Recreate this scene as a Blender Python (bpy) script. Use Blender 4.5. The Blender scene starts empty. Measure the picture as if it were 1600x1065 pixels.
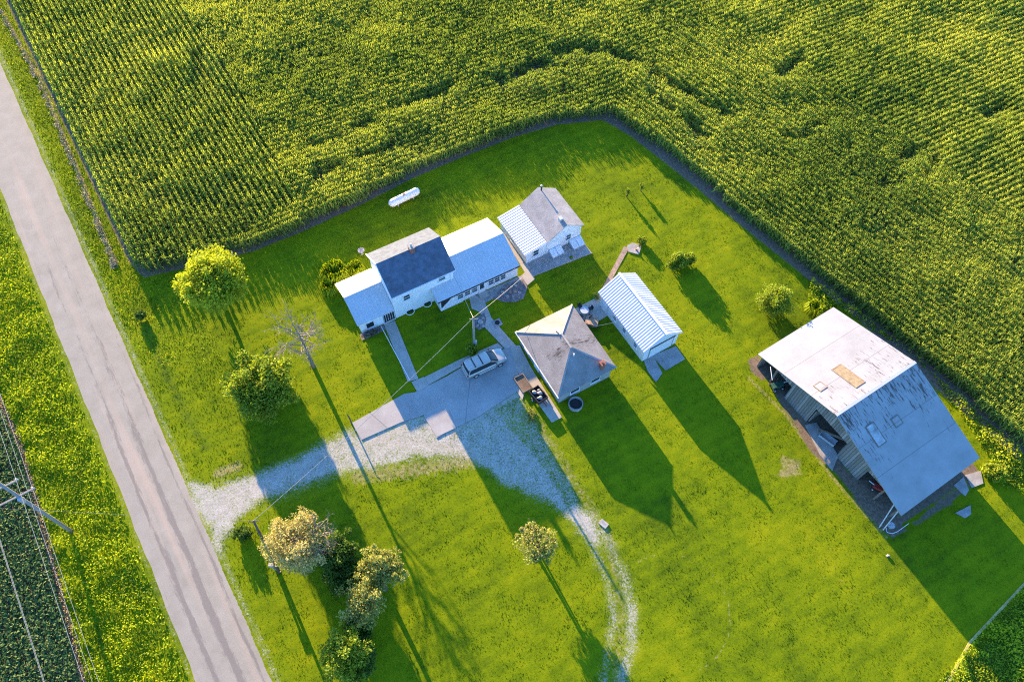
import bpy, math, random
import numpy as np
from mathutils import Vector
random.seed(7); rng = np.random.default_rng(7)
S = bpy.context.scene; C = S.collection
# ------------------------------------------------------------------ camera
TH, ROLL, H, F = math.radians(29.1), math.radians(1.6), 80.0, 1244.0
fwd = np.array([0, math.sin(TH), -math.cos(TH)]); r0 = np.array([1.0, 0, 0]); u0 = np.array([0, math.cos(TH), math.sin(TH)])
cr, sr = math.cos(ROLL), math.sin(ROLL)
RV = cr*r0+sr*u0; UV = -sr*r0+cr*u0
cd = bpy.data.cameras.new('camera'); cam = bpy.data.objects.new('camera', cd); C.objects.link(cam)
cd.sensor_width = 36; cd.lens = F/1600*36; cd.clip_end = 3000; cd.clip_start = 0.5
from mathutils import Matrix
cam.matrix_world = Matrix(((RV[0], UV[0], -fwd[0], 0), (RV[1], UV[1], -fwd[1], 0), (RV[2], UV[2], -fwd[2], H), (0, 0, 0, 1)))
S.camera = cam
def at(u, v, z=0.0):
    """the point of the site at height z that the surveyed pixel (u, v) shows"""
    d = fwd+RV*(u-800)/F-UV*(v-532.5)/F
    t = (z-H)/d[2]
    return np.array([d[0]*t, d[1]*t, z])
# ------------------------------------------------------------------ light
SUN_EL, SUN_AZ = math.radians(12.4), math.radians(119.9)
w = bpy.data.worlds.new('World'); S.world = w; w.use_nodes = True
nt = w.node_tree; bg = nt.nodes['Background']
sky = nt.nodes.new('ShaderNodeTexSky'); sky.sky_type = 'NISHITA'; sky.sun_disc = False
sky.sun_elevation = SUN_EL; sky.sun_rotation = math.radians(90)-SUN_AZ
sky.ozone_density = 6.5; sky.dust_density = 0.3; sky.air_density = 1.0
nt.links.new(sky.outputs[0], bg.inputs[0]); bg.inputs[1].default_value = 0.14
sd = bpy.data.lights.new('sun', 'SUN'); sun = bpy.data.objects.new('sun', sd); C.objects.link(sun)
sd.energy = 4.6; sd.angle = math.radians(0.5); sd.color = (1.0, 0.71, 0.37)
dv = Vector((-math.cos(SUN_AZ)*math.cos(SUN_EL), -math.sin(SUN_AZ)*math.cos(SUN_EL), -math.sin(SUN_EL)))
sun.rotation_euler = dv.to_track_quat('-Z', 'Y').to_euler(); sun.location = (0, 60, 60)
S.view_settings.view_transform = 'Standard'; S.view_settings.look = 'None'
S.view_settings.exposure = 2.38
S.cycles.filter_width = 1.1; S.cycles.use_denoising = False; S.cycles.max_bounces = 6; S.view_settings.gamma = 1
# ------------------------------------------------------------------ materials
def nodes(name):
    m = bpy.data.materials.new(name); m.use_nodes = True
    return m, m.node_tree, m.node_tree.nodes['Principled BSDF']
def N(t, typ, **k):
    n = t.nodes.new(typ)
    for a, b in k.items(): setattr(n, a, b)
    return n
def noise(t, scale, detail=3, co=None, rough=.6, stretch=None):
    n = N(t, 'ShaderNodeTexNoise'); n.inputs['Scale'].default_value = scale; n.inputs['Detail'].default_value = detail
    n.inputs['Roughness'].default_value = rough
    if co is None: co = N(t, 'ShaderNodeTexCoord').outputs['Object']
    if stretch:
        mp = N(t, 'ShaderNodeMapping'); mp.inputs['Scale'].default_value = stretch
        t.links.new(co, mp.inputs[0]); co = mp.outputs[0]
    t.links.new(co, n.inputs['Vector']); return n.outputs['Fac']
def ramp(t, fac, stops):
    r = N(t, 'ShaderNodeValToRGB'); e = r.color_ramp.elements
    while len(e) < len(stops): e.new(.5)
    for i, (p, c) in enumerate(stops):
        e[i].position = p; e[i].color = (*c, 1) if len(c) == 3 else c
    t.links.new(fac, r.inputs[0]); return r.outputs[0]
def mixc(t, fac, a, b, mode='MIX'):
    m = N(t, 'ShaderNodeMix', data_type='RGBA', blend_type=mode)
    for s, v in ((m.inputs[0], fac), (m.inputs[6], a), (m.inputs[7], b)):
        if hasattr(v, 'is_output') or isinstance(v, bpy.types.NodeSocket): t.links.new(v, s)
        else: s.default_value = v if isinstance(v, float) else (*v, 1)
    return m.outputs[2]
def mth(t, op, a, b=0.0, clamp=False):
    m = N(t, 'ShaderNodeMath', operation=op, use_clamp=clamp)
    for i, v in enumerate((a, b)):
        if isinstance(v, bpy.types.NodeSocket): t.links.new(v, m.inputs[i])
        else: m.inputs[i].default_value = v
    return m.outputs[0]
def attr(t, name):
    a = N(t, 'ShaderNodeAttribute'); a.attribute_name = name; return a.outputs['Fac']
def bump(t, bs, fac, strength=.5, dist=.05):
    b = N(t, 'ShaderNodeBump'); b.inputs['Strength'].default_value = strength; b.inputs['Distance'].default_value = dist
    t.links.new(fac, b.inputs['Height']); t.links.new(b.outputs[0], bs.inputs['Normal']); return b
def mul(c, k): return tuple(min(1, x*k) for x in c)
def simple(name, col, rough=.8, var=.25, scale=1.5, metal=0.0, bmp=.25, bscale=12, lap=None, col2=None):
    m, t, b = nodes(name)
    n1 = noise(t, scale, 5)
    c = ramp(t, n1, [(.3, mul(col, 1-var)), (.7, col2 or mul(col, 1+var))])
    n2 = noise(t, bscale, 4)
    c = mixc(t, .35, c, ramp(t, n2, [(.3, (.55, .55, .55)), (.7, (1, 1, 1))]), 'MULTIPLY')
    t.links.new(c, b.inputs['Base Color']); b.inputs['Roughness'].default_value = rough; b.inputs['Metallic'].default_value = metal
    if lap:
        co = N(t, 'ShaderNodeTexCoord'); sp = N(t, 'ShaderNodeSeparateXYZ'); t.links.new(co.outputs['Object'], sp.inputs[0])
        f = mth(t, 'FRACT', mth(t, 'DIVIDE', sp.outputs[2], lap)); bump(t, b, f, .8, .03)
    elif bmp: bump(t, b, n2, bmp, .03)
    return m
def leafmat(name, a, b_, yel=None, trans=.3, scale=.5):
    m, t, bs = nodes(name)
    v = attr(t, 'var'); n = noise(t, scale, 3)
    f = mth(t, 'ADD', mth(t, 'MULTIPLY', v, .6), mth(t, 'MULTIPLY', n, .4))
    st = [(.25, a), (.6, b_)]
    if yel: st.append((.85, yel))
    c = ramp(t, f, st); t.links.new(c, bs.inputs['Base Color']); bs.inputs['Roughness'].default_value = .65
    bs.inputs['Specular IOR Level'].default_value = .25
    tr = N(t, 'ShaderNodeBsdfTranslucent'); mx = N(t, 'ShaderNodeMixShader'); mx.inputs[0].default_value = trans
    t.links.new(mixc(t, 1.0, c, (1.0, 1.0, .45), 'MULTIPLY'), tr.inputs[0])
    t.links.new(bs.outputs[0], mx.inputs[1]); t.links.new(tr.outputs[0], mx.inputs[2])
    t.links.new(mx.outputs[0], t.nodes['Material Output'].inputs[0]); return m
M = {}
M['white'] = simple('white_siding', (.86, .86, .86), .6, .05, .8, lap=.2)
M['trim'] = simple('white_trim', (.78, .78, .77), .5, .04)
M['metalroof'] = simple('white_metal_roof', (.66, .66, .66), .38, .06, .6, metal=.35, bmp=.03)
M['shedmetal'] = simple('ribbed_white_metal', (.66, .66, .66), .6, .06, .6, bmp=.05)
M['grey_metal'] = simple('galvanised_metal', (.55, .57, .58), .45, .12, 2, metal=.4, bmp=.05)
M['shingle'] = simple('grey_shingle', (.33, .31, .30), .9, .22, .9, bmp=.6, bscale=7)
M['slate'] = simple('slate_shingle', (.092, .118, .165), .9, .3, 1.6, bmp=.6, bscale=5)
M['block'] = simple('concrete_block', (.34, .33, .31), .9, .12, 1.5, bmp=.3, bscale=5)
M['concrete'] = simple('concrete', (.42, .375, .32), .9, .15, .7, bmp=.2, bscale=9)
M['oldconcrete'] = simple('old_concrete', (.33, .31, .29), .9, .25, .9, bmp=.3, bscale=7)
M['brick'] = simple('red_brick', (.30, .11, .07), .9, .3, 9, bmp=.4)
M['dark'] = simple('opening_shade_and_lid', (.02, .02, .022), .9, .1)  # near-black: painted shade of the farmhouse openings, also the well lid
M['black'] = simple('black_rubber', (.025, .025, .028), .7, .2)
M['wood'] = simple('old_wood', (.20, .16, .12), .9, .3, 3)
M['polewood'] = simple('pole_wood', (.30, .27, .24), .9, .2, 2)
M['bark'] = simple('bark', (.12, .09, .065), .95, .3, 4)
M['deadbark'] = simple('dead_bark', (.26, .215, .15), .95, .25, 3)
M['wire'] = simple('wire', (.40, .38, .34), .5, .05, metal=.2)
M['rock'] = simple('pale_rock', (.42, .38, .35), .9, .35, 2)
M['pinkrock'] = simple('pink_rock', (.40, .24, .19), .9, .3, 3)
M['red'] = simple('red_paint', (.4, .04, .03), .6, .2)
M['plastic'] = simple('white_plastic', (.7, .72, .74), .4, .05)
M['dirt'] = simple('bare_soil', (.17, .12, .085), .95, .35, .8, bmp=.8, bscale=6)
M['mulch'] = simple('stone_bed', (.22, .18, .165), .95, .45, 2.2, bmp=.8, bscale=4)
def glass():
    m, t, b = nodes('window_glass'); b.inputs['Base Color'].default_value = (.02, .03, .035, 1); b.inputs['Roughness'].default_value = .12
    return m
M['glass'] = glass()
def carpaint():
    m, t, b = nodes('champagne_paint'); b.inputs['Base Color'].default_value = (.50, .46, .40, 1); b.inputs['Metallic'].default_value = .45
    b.inputs['Roughness'].default_value = .32; b.inputs['Coat Weight'].default_value = .6; return m
M['paint'] = carpaint()
def board():
    m, t, b = nodes('weathered_boards')
    co = N(t, 'ShaderNodeTexCoord'); sp = N(t, 'ShaderNodeSeparateXYZ'); t.links.new(co.outputs['Object'], sp.inputs[0])
    x = mth(t, 'DIVIDE', mth(t, 'ADD', sp.outputs[0], sp.outputs[1]), .3)
    fl = mth(t, 'FLOOR', x); wn = N(t, 'ShaderNodeTexWhiteNoise', noise_dimensions='1D'); t.links.new(fl, wn.inputs['W'])
    c = ramp(t, wn.outputs['Value'], [(0, (.16, .16, .15)), (.6, (.26, .255, .24)), (1, (.36, .36, .35))])
    gap = mth(t, 'LESS_THAN', mth(t, 'FRACT', x), .13)
    c = mixc(t, gap, c, (.03, .03, .03)); n = noise(t, 3, 5, co.outputs['Object'], stretch=(4, 4, .6))
    c = mixc(t, .5, c, ramp(t, n, [(.35, (.4, .38, .35)), (.65, (1, 1, 1))]), 'MULTIPLY')
    t.links.new(c, b.inputs['Base Color']); b.inputs['Roughness'].default_value = .9; return m
M['board'] = board()
def barnroof():
    m, t, b = nodes('barn_roof_metal')
    co = N(t, 'ShaderNodeTexCoord').outputs['Object']
    sp = N(t, 'ShaderNodeSeparateXYZ'); t.links.new(co, sp.inputs[0])
    c = ramp(t, noise(t, .5, 5, co), [(.3, (.34, .335, .315)), (.7, (.41, .40, .38))])
    # flaking streaks running down the slope, clustered near the ridge
    st = noise(t, 1.0, 5, co, .7, (.9, 5.5, 1)); blot = noise(t, .28, 2, co)
    d = mth(t, 'ABSOLUTE', mth(t, 'SUBTRACT', sp.outputs[0], 11.0))
    near = mth(t, 'SUBTRACT', .17, mth(t, 'MULTIPLY', d, .022), True)
    thr = mth(t, 'ADD', st, mth(t, 'ADD', near, mth(t, 'MULTIPLY', mth(t, 'SUBTRACT', blot, .5), .35)))
    c = mixc(t, mth(t, 'MULTIPLY', mth(t, 'SUBTRACT', thr, .675, True), 14, True), c, (.12, .09, .07))
    rs = noise(t, 2.3, 6, co, .8, (.7, 1.6, 1)); c = mixc(t, mth(t, 'MULTIPLY', mth(t, 'SUBTRACT', rs, .665, True), 22, True), c, (.15, .10, .07))
    c = mixc(t, .6, c, ramp(t, noise(t, .35, 6, co, .75, (1, .5, 1)), [(.35, (.78, .76, .74)), (.6, (1, 1, 1))]), 'MULTIPLY')
    # seams between sheet courses
    for x in (3.6, 7.3, 14.2, 17.4):
        s = mth(t, 'LESS_THAN', mth(t, 'ABSOLUTE', mth(t, 'SUBTRACT', sp.outputs[0], mth(t, 'ADD', x, mth(t, 'MULTIPLY', noise(t, 3, 1, co), .03)))), .035)
        c = mixc(t, mth(t, 'MULTIPLY', s, .7), c, (.2, .18, .16))
    rib = mth(t, 'FRACT', mth(t, 'DIVIDE', sp.outputs[1], .3)); up = mth(t, 'LESS_THAN', sp.outputs[0], 6.5)
    c = mixc(t, mth(t, 'MULTIPLY', mth(t, 'LESS_THAN', rib, .22), mth(t, 'ADD', mth(t, 'MULTIPLY', up, .3), .06)), c, (.35, .33, .32))
    t.links.new(c, b.inputs['Base Color']); b.inputs['Roughness'].default_value = .38; b.inputs['Metallic'].default_value = .45
    bump(t, b, rib, .15, .02); return m
M['barnroof'] = barnroof()
def shingle_streak():
    m, t, b = nodes('hip_shingles')
    co = N(t, 'ShaderNodeTexCoord').outputs['Object']; sp = N(t, 'ShaderNodeSeparateXYZ'); t.links.new(co, sp.inputs[0])
    c = ramp(t, noise(t, .8, 5, co), [(.3, (.23, .21, .195)), (.7, (.33, .31, .295))])
    sx = noise(t, 2.2, 5, co, .7, (2.5, .5, 1)); dd = mth(t, 'ABSOLUTE', mth(t, 'SUBTRACT', sp.outputs[0], 5.1))
    k = mth(t, 'MULTIPLY', mth(t, 'SUBTRACT', mth(t, 'SUBTRACT', sx, mth(t, 'MULTIPLY', dd, .16)), .44, True), 8, True)
    k = mth(t, 'MULTIPLY', k, mth(t, 'GREATER_THAN', sp.outputs[1], 1.2))
    c = mixc(t, k, c, (.07, .06, .055))
    br = N(t, 'ShaderNodeTexBrick'); br.inputs['Scale'].default_value = 3.5; br.inputs['Mortar Size'].default_value = .03
    br.inputs['Color1'].default_value = (1, 1, 1, 1); br.inputs['Color2'].default_value = (.78, .78, .78, 1); br.inputs['Mortar'].default_value = (.45, .45, .45, 1)
    t.links.new(co, br.inputs[0]); c = mixc(t, .8, c, br.outputs[0], 'MULTIPLY')
    t.links.new(c, b.inputs['Base Color']); b.inputs['Roughness'].default_value = .9
    bump(t, b, noise(t, 9, 3, co), .5, .03); return m
M['hipshingle'] = shingle_streak()
GA, GB, GC = (.060, .105, .003), (.135, .190, .002), (.225, .250, .003)
def grasscol(t):
    co = N(t, 'ShaderNodeTexCoord').outputs['Object']
    big = noise(t, .07, 4, co); mid = noise(t, .45, 4, co); fine = noise(t, 4.0, 5, co, .75)
    sp = N(t, 'ShaderNodeSeparateXYZ'); t.links.new(co, sp.inputs[0])
    w_ = mth(t, 'SINE', mth(t, 'ADD', mth(t, 'ADD', mth(t, 'MULTIPLY', sp.outputs[0], 2.6), mth(t, 'MULTIPLY', sp.outputs[1], -4.4)), mth(t, 'MULTIPLY', mid, 5.0)))
    f = mth(t, 'ADD', mth(t, 'ADD', mth(t, 'MULTIPLY', big, .50), mth(t, 'MULTIPLY', mid, .33)), mth(t, 'MULTIPLY', fine, .37)); f = mth(t, 'SUBTRACT', f, .10); f = mth(t, 'ADD', f, mth(t, 'MULTIPLY', w_, .02))
    return co, fine, f
def groundmat():
    m, t, b = nodes('lawn_ground')
    co, fine, f = grasscol(t)
    g = ramp(t, f, [(.36, GA), (.50, GB), (.66, GC)])
    lush = attr(t, 'lush'); g = mixc(t, lush, g, ramp(t, fine, [(.3, (.02, .05, .006)), (.7, (.09, .15, .012))]))
    dry = attr(t, 'dry'); dn = noise(t, 2.3, 4, co, .7)
    df = mth(t, 'MULTIPLY', mth(t, 'SUBTRACT', mth(t, 'ADD', dry, mth(t, 'MULTIPLY', dn, .8)), .85), 4, True)
    g = mixc(t, df, g, ramp(t, fine, [(.3, (.20, .15, .05)), (.7, (.42, .36, .18))]))
    soil = attr(t, 'soil'); s = ramp(t, noise(t, 3, 5, co, .7), [(.3, (.10, .075, .05)), (.7, (.24, .18, .13))])
    sf = mth(t, 'MULTIPLY', mth(t, 'SUBTRACT', mth(t, 'ADD', soil, mth(t, 'MULTIPLY', dn, .6)), .8), 4, True)
    g = mixc(t, sf, g, s)
    gr = attr(t, 'gravel')
    peb = ramp(t, noise(t, 1.1, 6, co, .75), [(.3, (.35, .33, .295)), (.7, (.56, .53, .48))])
    peb = mixc(t, .5, peb, ramp(t, noise(t, 9, 4, co, .8), [(.35, (.5, .5, .5)), (.65, (1, 1, 1))]), 'MULTIPLY')
    v1 = mth(t, 'MULTIPLY', mth(t, 'SUBTRACT', noise(t, .9, 5, co, .7), .5), .5); v2 = mth(t, 'MULTIPLY', mth(t, 'SUBTRACT', noise(t, 5.0, 6, co, .9), .5), 2.3)
    gf = mth(t, 'MULTIPLY', mth(t, 'ADD', mth(t, 'SUBTRACT', gr, .40), mth(t, 'ADD', v1, v2)), 4, True)
    col = mixc(t, gf, g, peb)
    t.links.new(col, b.inputs['Base Color']); b.inputs['Roughness'].default_value = 1; b.inputs['Specular IOR Level'].default_value = .1
    bump(t, b, noise(t, 6.5, 5, co, .85), .5, .05); return m
M['ground'] = groundmat()
def tuftmat():
    m, t, b = nodes('grass_blades')
    co, fine, f = grasscol(t)
    f = mth(t, 'ADD', mth(t, 'MULTIPLY', f, .75), mth(t, 'MULTIPLY', attr(t, 'var'), .25))
    c = ramp(t, f, [(.34, mul(GA, 1.2)), (.50, mul(GB, 1.2)), (.66, mul(GC, 1.15))])
    t.links.new(c, b.inputs['Base Color']); b.inputs['Roughness'].default_value = .8; b.inputs['Specular IOR Level'].default_value = .15
    tr = N(t, 'ShaderNodeBsdfTranslucent'); mx = N(t, 'ShaderNodeMixShader'); mx.inputs[0].default_value = .35
    t.links.new(c, tr.inputs[0]); t.links.new(b.outputs[0], mx.inputs[1]); t.links.new(tr.outputs[0], mx.inputs[2])
    t.links.new(mx.outputs[0], t.nodes['Material Output'].inputs[0]); return m
M['tuft'] = tuftmat()
def roadmat():
    m, t, b = nodes('chip_seal_road')
    co = N(t, 'ShaderNodeTexCoord').outputs['Object']; sp = N(t, 'ShaderNodeSeparateXYZ'); t.links.new(co, sp.inputs[0])
    c = ramp(t, noise(t, .5, 5, co), [(.3, (.27, .25, .205)), (.7, (.34, .315, .265))])
    grain = noise(t, 9, 4, co, .8); c = mixc(t, .4, c, ramp(t, grain, [(.3, (.65, .65, .65)), (.7, (1, 1, 1))]), 'MULTIPLY')
    warm = noise(t, 1, 3, co, .5, (.03, .8, 1)); c = mixc(t, mth(t, 'MULTIPLY', mth(t, 'SUBTRACT', warm, .52, True), 3, True), c, (.40, .31, .24))
    tot = None
    for y0, wd, k in ((.55, .75, 1.15), (-1.35, .62, 1.05), (2.4, .42, .85), (-2.7, .2, .5)):
        wob = mth(t, 'MULTIPLY', mth(t, 'SUBTRACT', noise(t, .05, 2, co), .5), 1.2)
        d = mth(t, 'ABSOLUTE', mth(t, 'SUBTRACT', mth(t, 'SUBTRACT', sp.outputs[1], wob), y0))
        g = mth(t, 'SUBTRACT', k, mth(t, 'MULTIPLY', d, k/wd), True)
        tot = g if tot is None else mth(t, 'ADD', tot, g)
    st = noise(t, 1, 5, co, .75, (.2, 2.5, 1)); ed = noise(t, 1, 5, co, .8, (1.1, 5, 1))
    along = mth(t, 'ADD', .16, mth(t, 'MULTIPLY', sp.outputs[0], .0065), True)
    k = mth(t, 'MULTIPLY', mth(t, 'SUBTRACT', mth(t, 'ADD', mth(t, 'ADD', mth(t, 'MULTIPLY', tot, along), mth(t, 'MULTIPLY', st, .95)), mth(t, 'ADD', mth(t, 'MULTIPLY', noise(t, .09, 3, co, .6), .35), mth(t, 'MULTIPLY', ed, .8))), 1.325), 6, True)
    c = mixc(t, mth(t, 'MULTIPLY', k, .85), c, mixc(t, grain, (.13, .115, .10), (.22, .20, .18)))
    t.links.new(c, b.inputs['Base Color']); b.inputs['Roughness'].default_value = .95; bump(t, b, grain, .3, .02); return m
M['road'] = roadmat()
def asphaltmat():
    m, t, b = nodes('old_drive_paving')
    co = N(t, 'ShaderNodeTexCoord').outputs['Object']
    c = ramp(t, noise(t, .35, 5, co, .65), [(.3, (.30, .285, .27)), (.7, (.42, .40, .375))])
    c = mixc(t, .4, c, ramp(t, noise(t, 8, 4, co, .8), [(.3, (.6, .6, .6)), (.7, (1, 1, 1))]), 'MULTIPLY')
    ck = N(t, 'ShaderNodeTexVoronoi', feature='DISTANCE_TO_EDGE'); ck.inputs['Scale'].default_value = .11; t.links.new(mixc(t, .12, co, N(t, 'ShaderNodeTexNoise').outputs['Color']), ck.inputs['Vector'])
    c = mixc(t, mth(t, 'MULTIPLY', mth(t, 'LESS_THAN', ck.outputs[0], .004), .45), c, (.08, .08, .08))
    t.links.new(c, b.inputs['Base Color']); b.inputs['Roughness'].default_value = .95; bump(t, b, noise(t, 10, 3, co), .2, .02); return m
M['asphalt'] = asphaltmat()
M['corn'] = leafmat('corn_leaf', (.11, .18, .027), (.29, .375, .05), (.50, .53, .08), .38, .06)
M['soy'] = leafmat('soy_leaf', (.045, .10, .025), (.10, .175, .045), (.18, .26, .07), .25, .6)
M['weed'] = leafmat('weed_leaf', (.13, .22, .01), (.38, .48, .012), (.60, .58, .03), .45, .35)
M['straw'] = leafmat('cut_straw', (.22, .19, .09), (.38, .33, .18), (.5, .45, .28), .1, .8)
# ------------------------------------------------------------------ mesh helpers
class MB:
    def __init__(s): s.v = []; s.f = []
    def add(s, vs, fs):
        k = len(s.v); s.v += [tuple(map(float, p)) for p in vs]; s.f += [tuple(i+k for i in f) for f in fs]; return s
    def box(s, x0, x1, y0, y1, z0, z1):
        return s.add([(x0, y0, z0), (x1, y0, z0), (x1, y1, z0), (x0, y1, z0), (x0, y0, z1), (x1, y0, z1), (x1, y1, z1), (x0, y1, z1)],
                     [(0, 3, 2, 1), (4, 5, 6, 7), (0, 1, 5, 4), (1, 2, 6, 5), (2, 3, 7, 6), (3, 0, 4, 7)])
    def obox(s, c, ax, hx, hy, hz):
        c = Vector(c); X = Vector(ax[0])*hx; Y = Vector(ax[1])*hy; Z = Vector(ax[2])*hz
        return s.add([c+a*X+b*Y+d*Z for d in (-1, 1) for a, b in ((-1, -1), (1, -1), (1, 1), (-1, 1))],
                     [(0, 3, 2, 1), (4, 5, 6, 7), (0, 1, 5, 4), (1, 2, 6, 5), (2, 3, 7, 6), (3, 0, 4, 7)])
    def tube(s, pts, rad, n=8, cap=True):
        pts = [Vector(p) for p in pts]
        if not hasattr(rad, '__len__'): rad = [rad]*len(pts)
        k = len(s.v); up = Vector((.13, .27, 1)).normalized()
        for i, p in enumerate(pts):
            d = (pts[min(i+1, len(pts)-1)]-pts[max(i-1, 0)]).normalized()
            a = d.cross(up); a = a.normalized() if a.length > .05 else d.cross(Vector((1, 0, 0))).normalized()
            b = d.cross(a)
            for j in range(n):
                q = p+(a*math.cos(2*math.pi*j/n)+b*math.sin(2*math.pi*j/n))*rad[i]; s.v.append(tuple(q))
        for i in range(len(pts)-1):
            for j in range(n):
                s.f.append((k+i*n+j, k+i*n+(j+1) % n, k+(i+1)*n+(j+1) % n, k+(i+1)*n+j))
        if cap: s.f.append(tuple(k+j for j in range(n))[::-1]); s.f.append(tuple(k+(len(pts)-1)*n+j for j in range(n)))
        return s
    def prism(s, poly, z0, z1):
        n = len(poly); return s.add([(p[0], p[1], z0) for p in poly]+[(p[0], p[1], z1) for p in poly],
            [tuple(range(n))[::-1], tuple(range(n, 2*n))]+[(i, (i+1) % n, n+(i+1) % n, n+i) for i in range(n)])
    def blob(s, c, r, n=8, sq=(1, 1, 1), jit=.15):
        k = len(s.v); rings = max(3, n//2)
        s.v.append((c[0], c[1], c[2]-r*sq[2]))
        for i in range(1, rings):
            ph = -math.pi/2+math.pi*i/rings
            for j in range(n):
                a = 2*math.pi*j/n; q = r*(1+random.uniform(-jit, jit))
                s.v.append((c[0]+q*sq[0]*math.cos(ph)*math.cos(a), c[1]+q*sq[1]*math.cos(ph)*math.sin(a), c[2]+q*sq[2]*math.sin(ph)))
        s.v.append((c[0], c[1], c[2]+r*sq[2])); e = len(s.v)-1
        for j in range(n):
            s.f.append((k, k+1+(j+1) % n, k+1+j)); s.f.append((e, e-n+j, e-n+(j+1) % n))
            for i in range(rings-2):
                a = k+1+i*n; s.f.append((a+j, a+(j+1) % n, a+n+(j+1) % n, a+n+j))
        return s
    def build(s, name, mat, parent=None, smooth=False, bevel=0):
        me = bpy.data.meshes.new(name); me.from_pydata(s.v, [], s.f); me.materials.append(M[mat] if isinstance(mat, str) else mat); me.update()
        if smooth: me.polygons.foreach_set('use_smooth', [True]*len(me.polygons))
        o = bpy.data.objects.new(name, me); C.objects.link(o)
        if parent: o.parent = parent
        if bevel: b = o.modifiers.new('bevel', 'BEVEL'); b.width = bevel; b.segments = 2; b.limit_method = 'ANGLE'
        return o
def npmesh(name, V, Fq, mat, parent=None, attrs=None, smooth=False):
    V = np.ascontiguousarray(V, np.float32); Fq = np.ascontiguousarray(Fq, np.int32); n, k = Fq.shape
    me = bpy.data.meshes.new(name); me.vertices.add(len(V)); me.vertices.foreach_set('co', V.ravel())
    me.loops.add(n*k); me.loops.foreach_set('vertex_index', Fq.ravel())
    me.polygons.add(n); me.polygons.foreach_set('loop_start', np.arange(0, n*k, k, dtype=np.int32))
    me.polygons.foreach_set('use_smooth', np.full(n, smooth))
    for a, d in (attrs or {}).items():
        at_ = me.attributes.new(a, 'FLOAT', 'POINT'); at_.data.foreach_set('value', np.ascontiguousarray(d, np.float32))
    me.update(calc_edges=True); me.validate(); me.materials.append(M[mat] if isinstance(mat, str) else mat)
    o = bpy.data.objects.new(name, me); C.objects.link(o)
    if parent: o.parent = parent
    return o
def tag(o, label, cat, group=None):
    o['label'] = label; o['category'] = cat
    if group: o['group'] = group
    return o
def thing(name, label, cat, loc=(0, 0, 0), deg=0, group=None):
    o = bpy.data.objects.new(name, None); C.objects.link(o); o.location = tuple(map(float, loc)); o.rotation_euler = (0, 0, math.radians(deg)); o.empty_display_size = .3
    return tag(o, label, cat, group)
def struct(o, kind='structure'): o['kind'] = kind; return o
def copy_tree(o, parent=None):
    c = o.copy(); C.objects.link(c)
    if parent: c.parent = parent
    for ch in [x for x in bpy.data.objects if x.parent == o]: copy_tree(ch, c)
    return c
# numpy noise, polygons
_T = rng.random((256, 256))
def vn(x, y, s):
    x = np.asarray(x)*s+1000; y = np.asarray(y)*s+1000; i = np.floor(x).astype(int); j = np.floor(y).astype(int)
    u = x-i; v = y-j; u = u*u*(3-2*u); v = v*v*(3-2*v); g = lambda a, b: _T[a & 255, b & 255]
    return (g(i, j)*(1-u)+g(i+1, j)*u)*(1-v)+(g(i, j+1)*(1-u)+g(i+1, j+1)*u)*v
def fbm(x, y, s, o=4): return sum(vn(x+13*k, y-7*k, s*2**k)*.5**k for k in range(o))/sum(.5**k for k in range(o))
def inpoly(x, y, P):
    r = np.zeros(np.shape(x), bool); n = len(P)
    for i in range(n):
        x0, y0 = P[i][:2]; x1, y1 = P[(i+1) % n][:2]
        if y0 == y1: continue
        r ^= ((y0 > y) != (y1 > y)) & (x < (x1-x0)*(y-y0)/(y1-y0)+x0)
    return r
def dline(x, y, P, closed=False):
    d = np.full(np.shape(x), 1e9); n = len(P)
    for i in range(n if closed else n-1):
        a = np.array(P[i][:2]); b = np.array(P[(i+1) % n][:2]); e = b-a; L = e@e
        t = np.clip(((x-a[0])*e[0]+(y-a[1])*e[1])/L, 0, 1)
        d = np.minimum(d, np.hypot(x-a[0]-t*e[0], y-a[1]-t*e[1]))
    return d
def sdf(x, y, P): d = dline(x, y, P, True); return np.where(inpoly(x, y, P), d, -d)
def sm(a, b, x): t = np.clip((x-a)/(b-a), 0, 1); return t*t*(3-2*t)
def px(L, z=0): return [at(u, v, z) for u, v in L]
# ------------------------------------------------------------------ site plan
RD = math.radians(-56.8); rd = np.array([math.cos(RD), math.sin(RD)]); rn = np.array([-rd[1], rd[0]])   # along the road, and towards the farm
RL, RR = at(0, 297)[:2], at(0, 94)[:2]
wr = float((RR-RL)@rn)
def roadpt(s, d): p = RL+rd*s+rn*d; return (p[0], p[1])
CB = px([(228, 428), (330, 405), (400, 386), (470, 358), (560, 317), (640, 276), (720, 242), (800, 211), (870, 191), (950, 183), (985, 202), (1040, 243), (1100, 290), (1170, 350), (1250, 410), (1350, 490), (1450, 575), (1600, 700)])
CB = [tuple(p[:2]) for p in CB]
cl = at(205, 405)[:2]
e2 = np.array(CB[-1])-np.array(CB[-2]); e2 /= np.linalg.norm(e2)
FIELD = [tuple(cl-rd*75)]+[tuple(cl)]+CB+[tuple(np.array(CB[-1])+e2*32), (112, 8), (112, 118), (-70, 118)]
SOYE = px([(0, 632), (30, 700), (58, 800), (85, 900), (128, 1065)])
SOY = [tuple(p[:2]) for p in SOYE]; sd0 = np.array(SOY[0])-rd*4; SOY = [tuple(np.array(SOY[0])-rd*30)]+SOY+[tuple(np.array(SOY[-1])+rd*12), (-95, -5), (-95, 60)]
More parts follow.
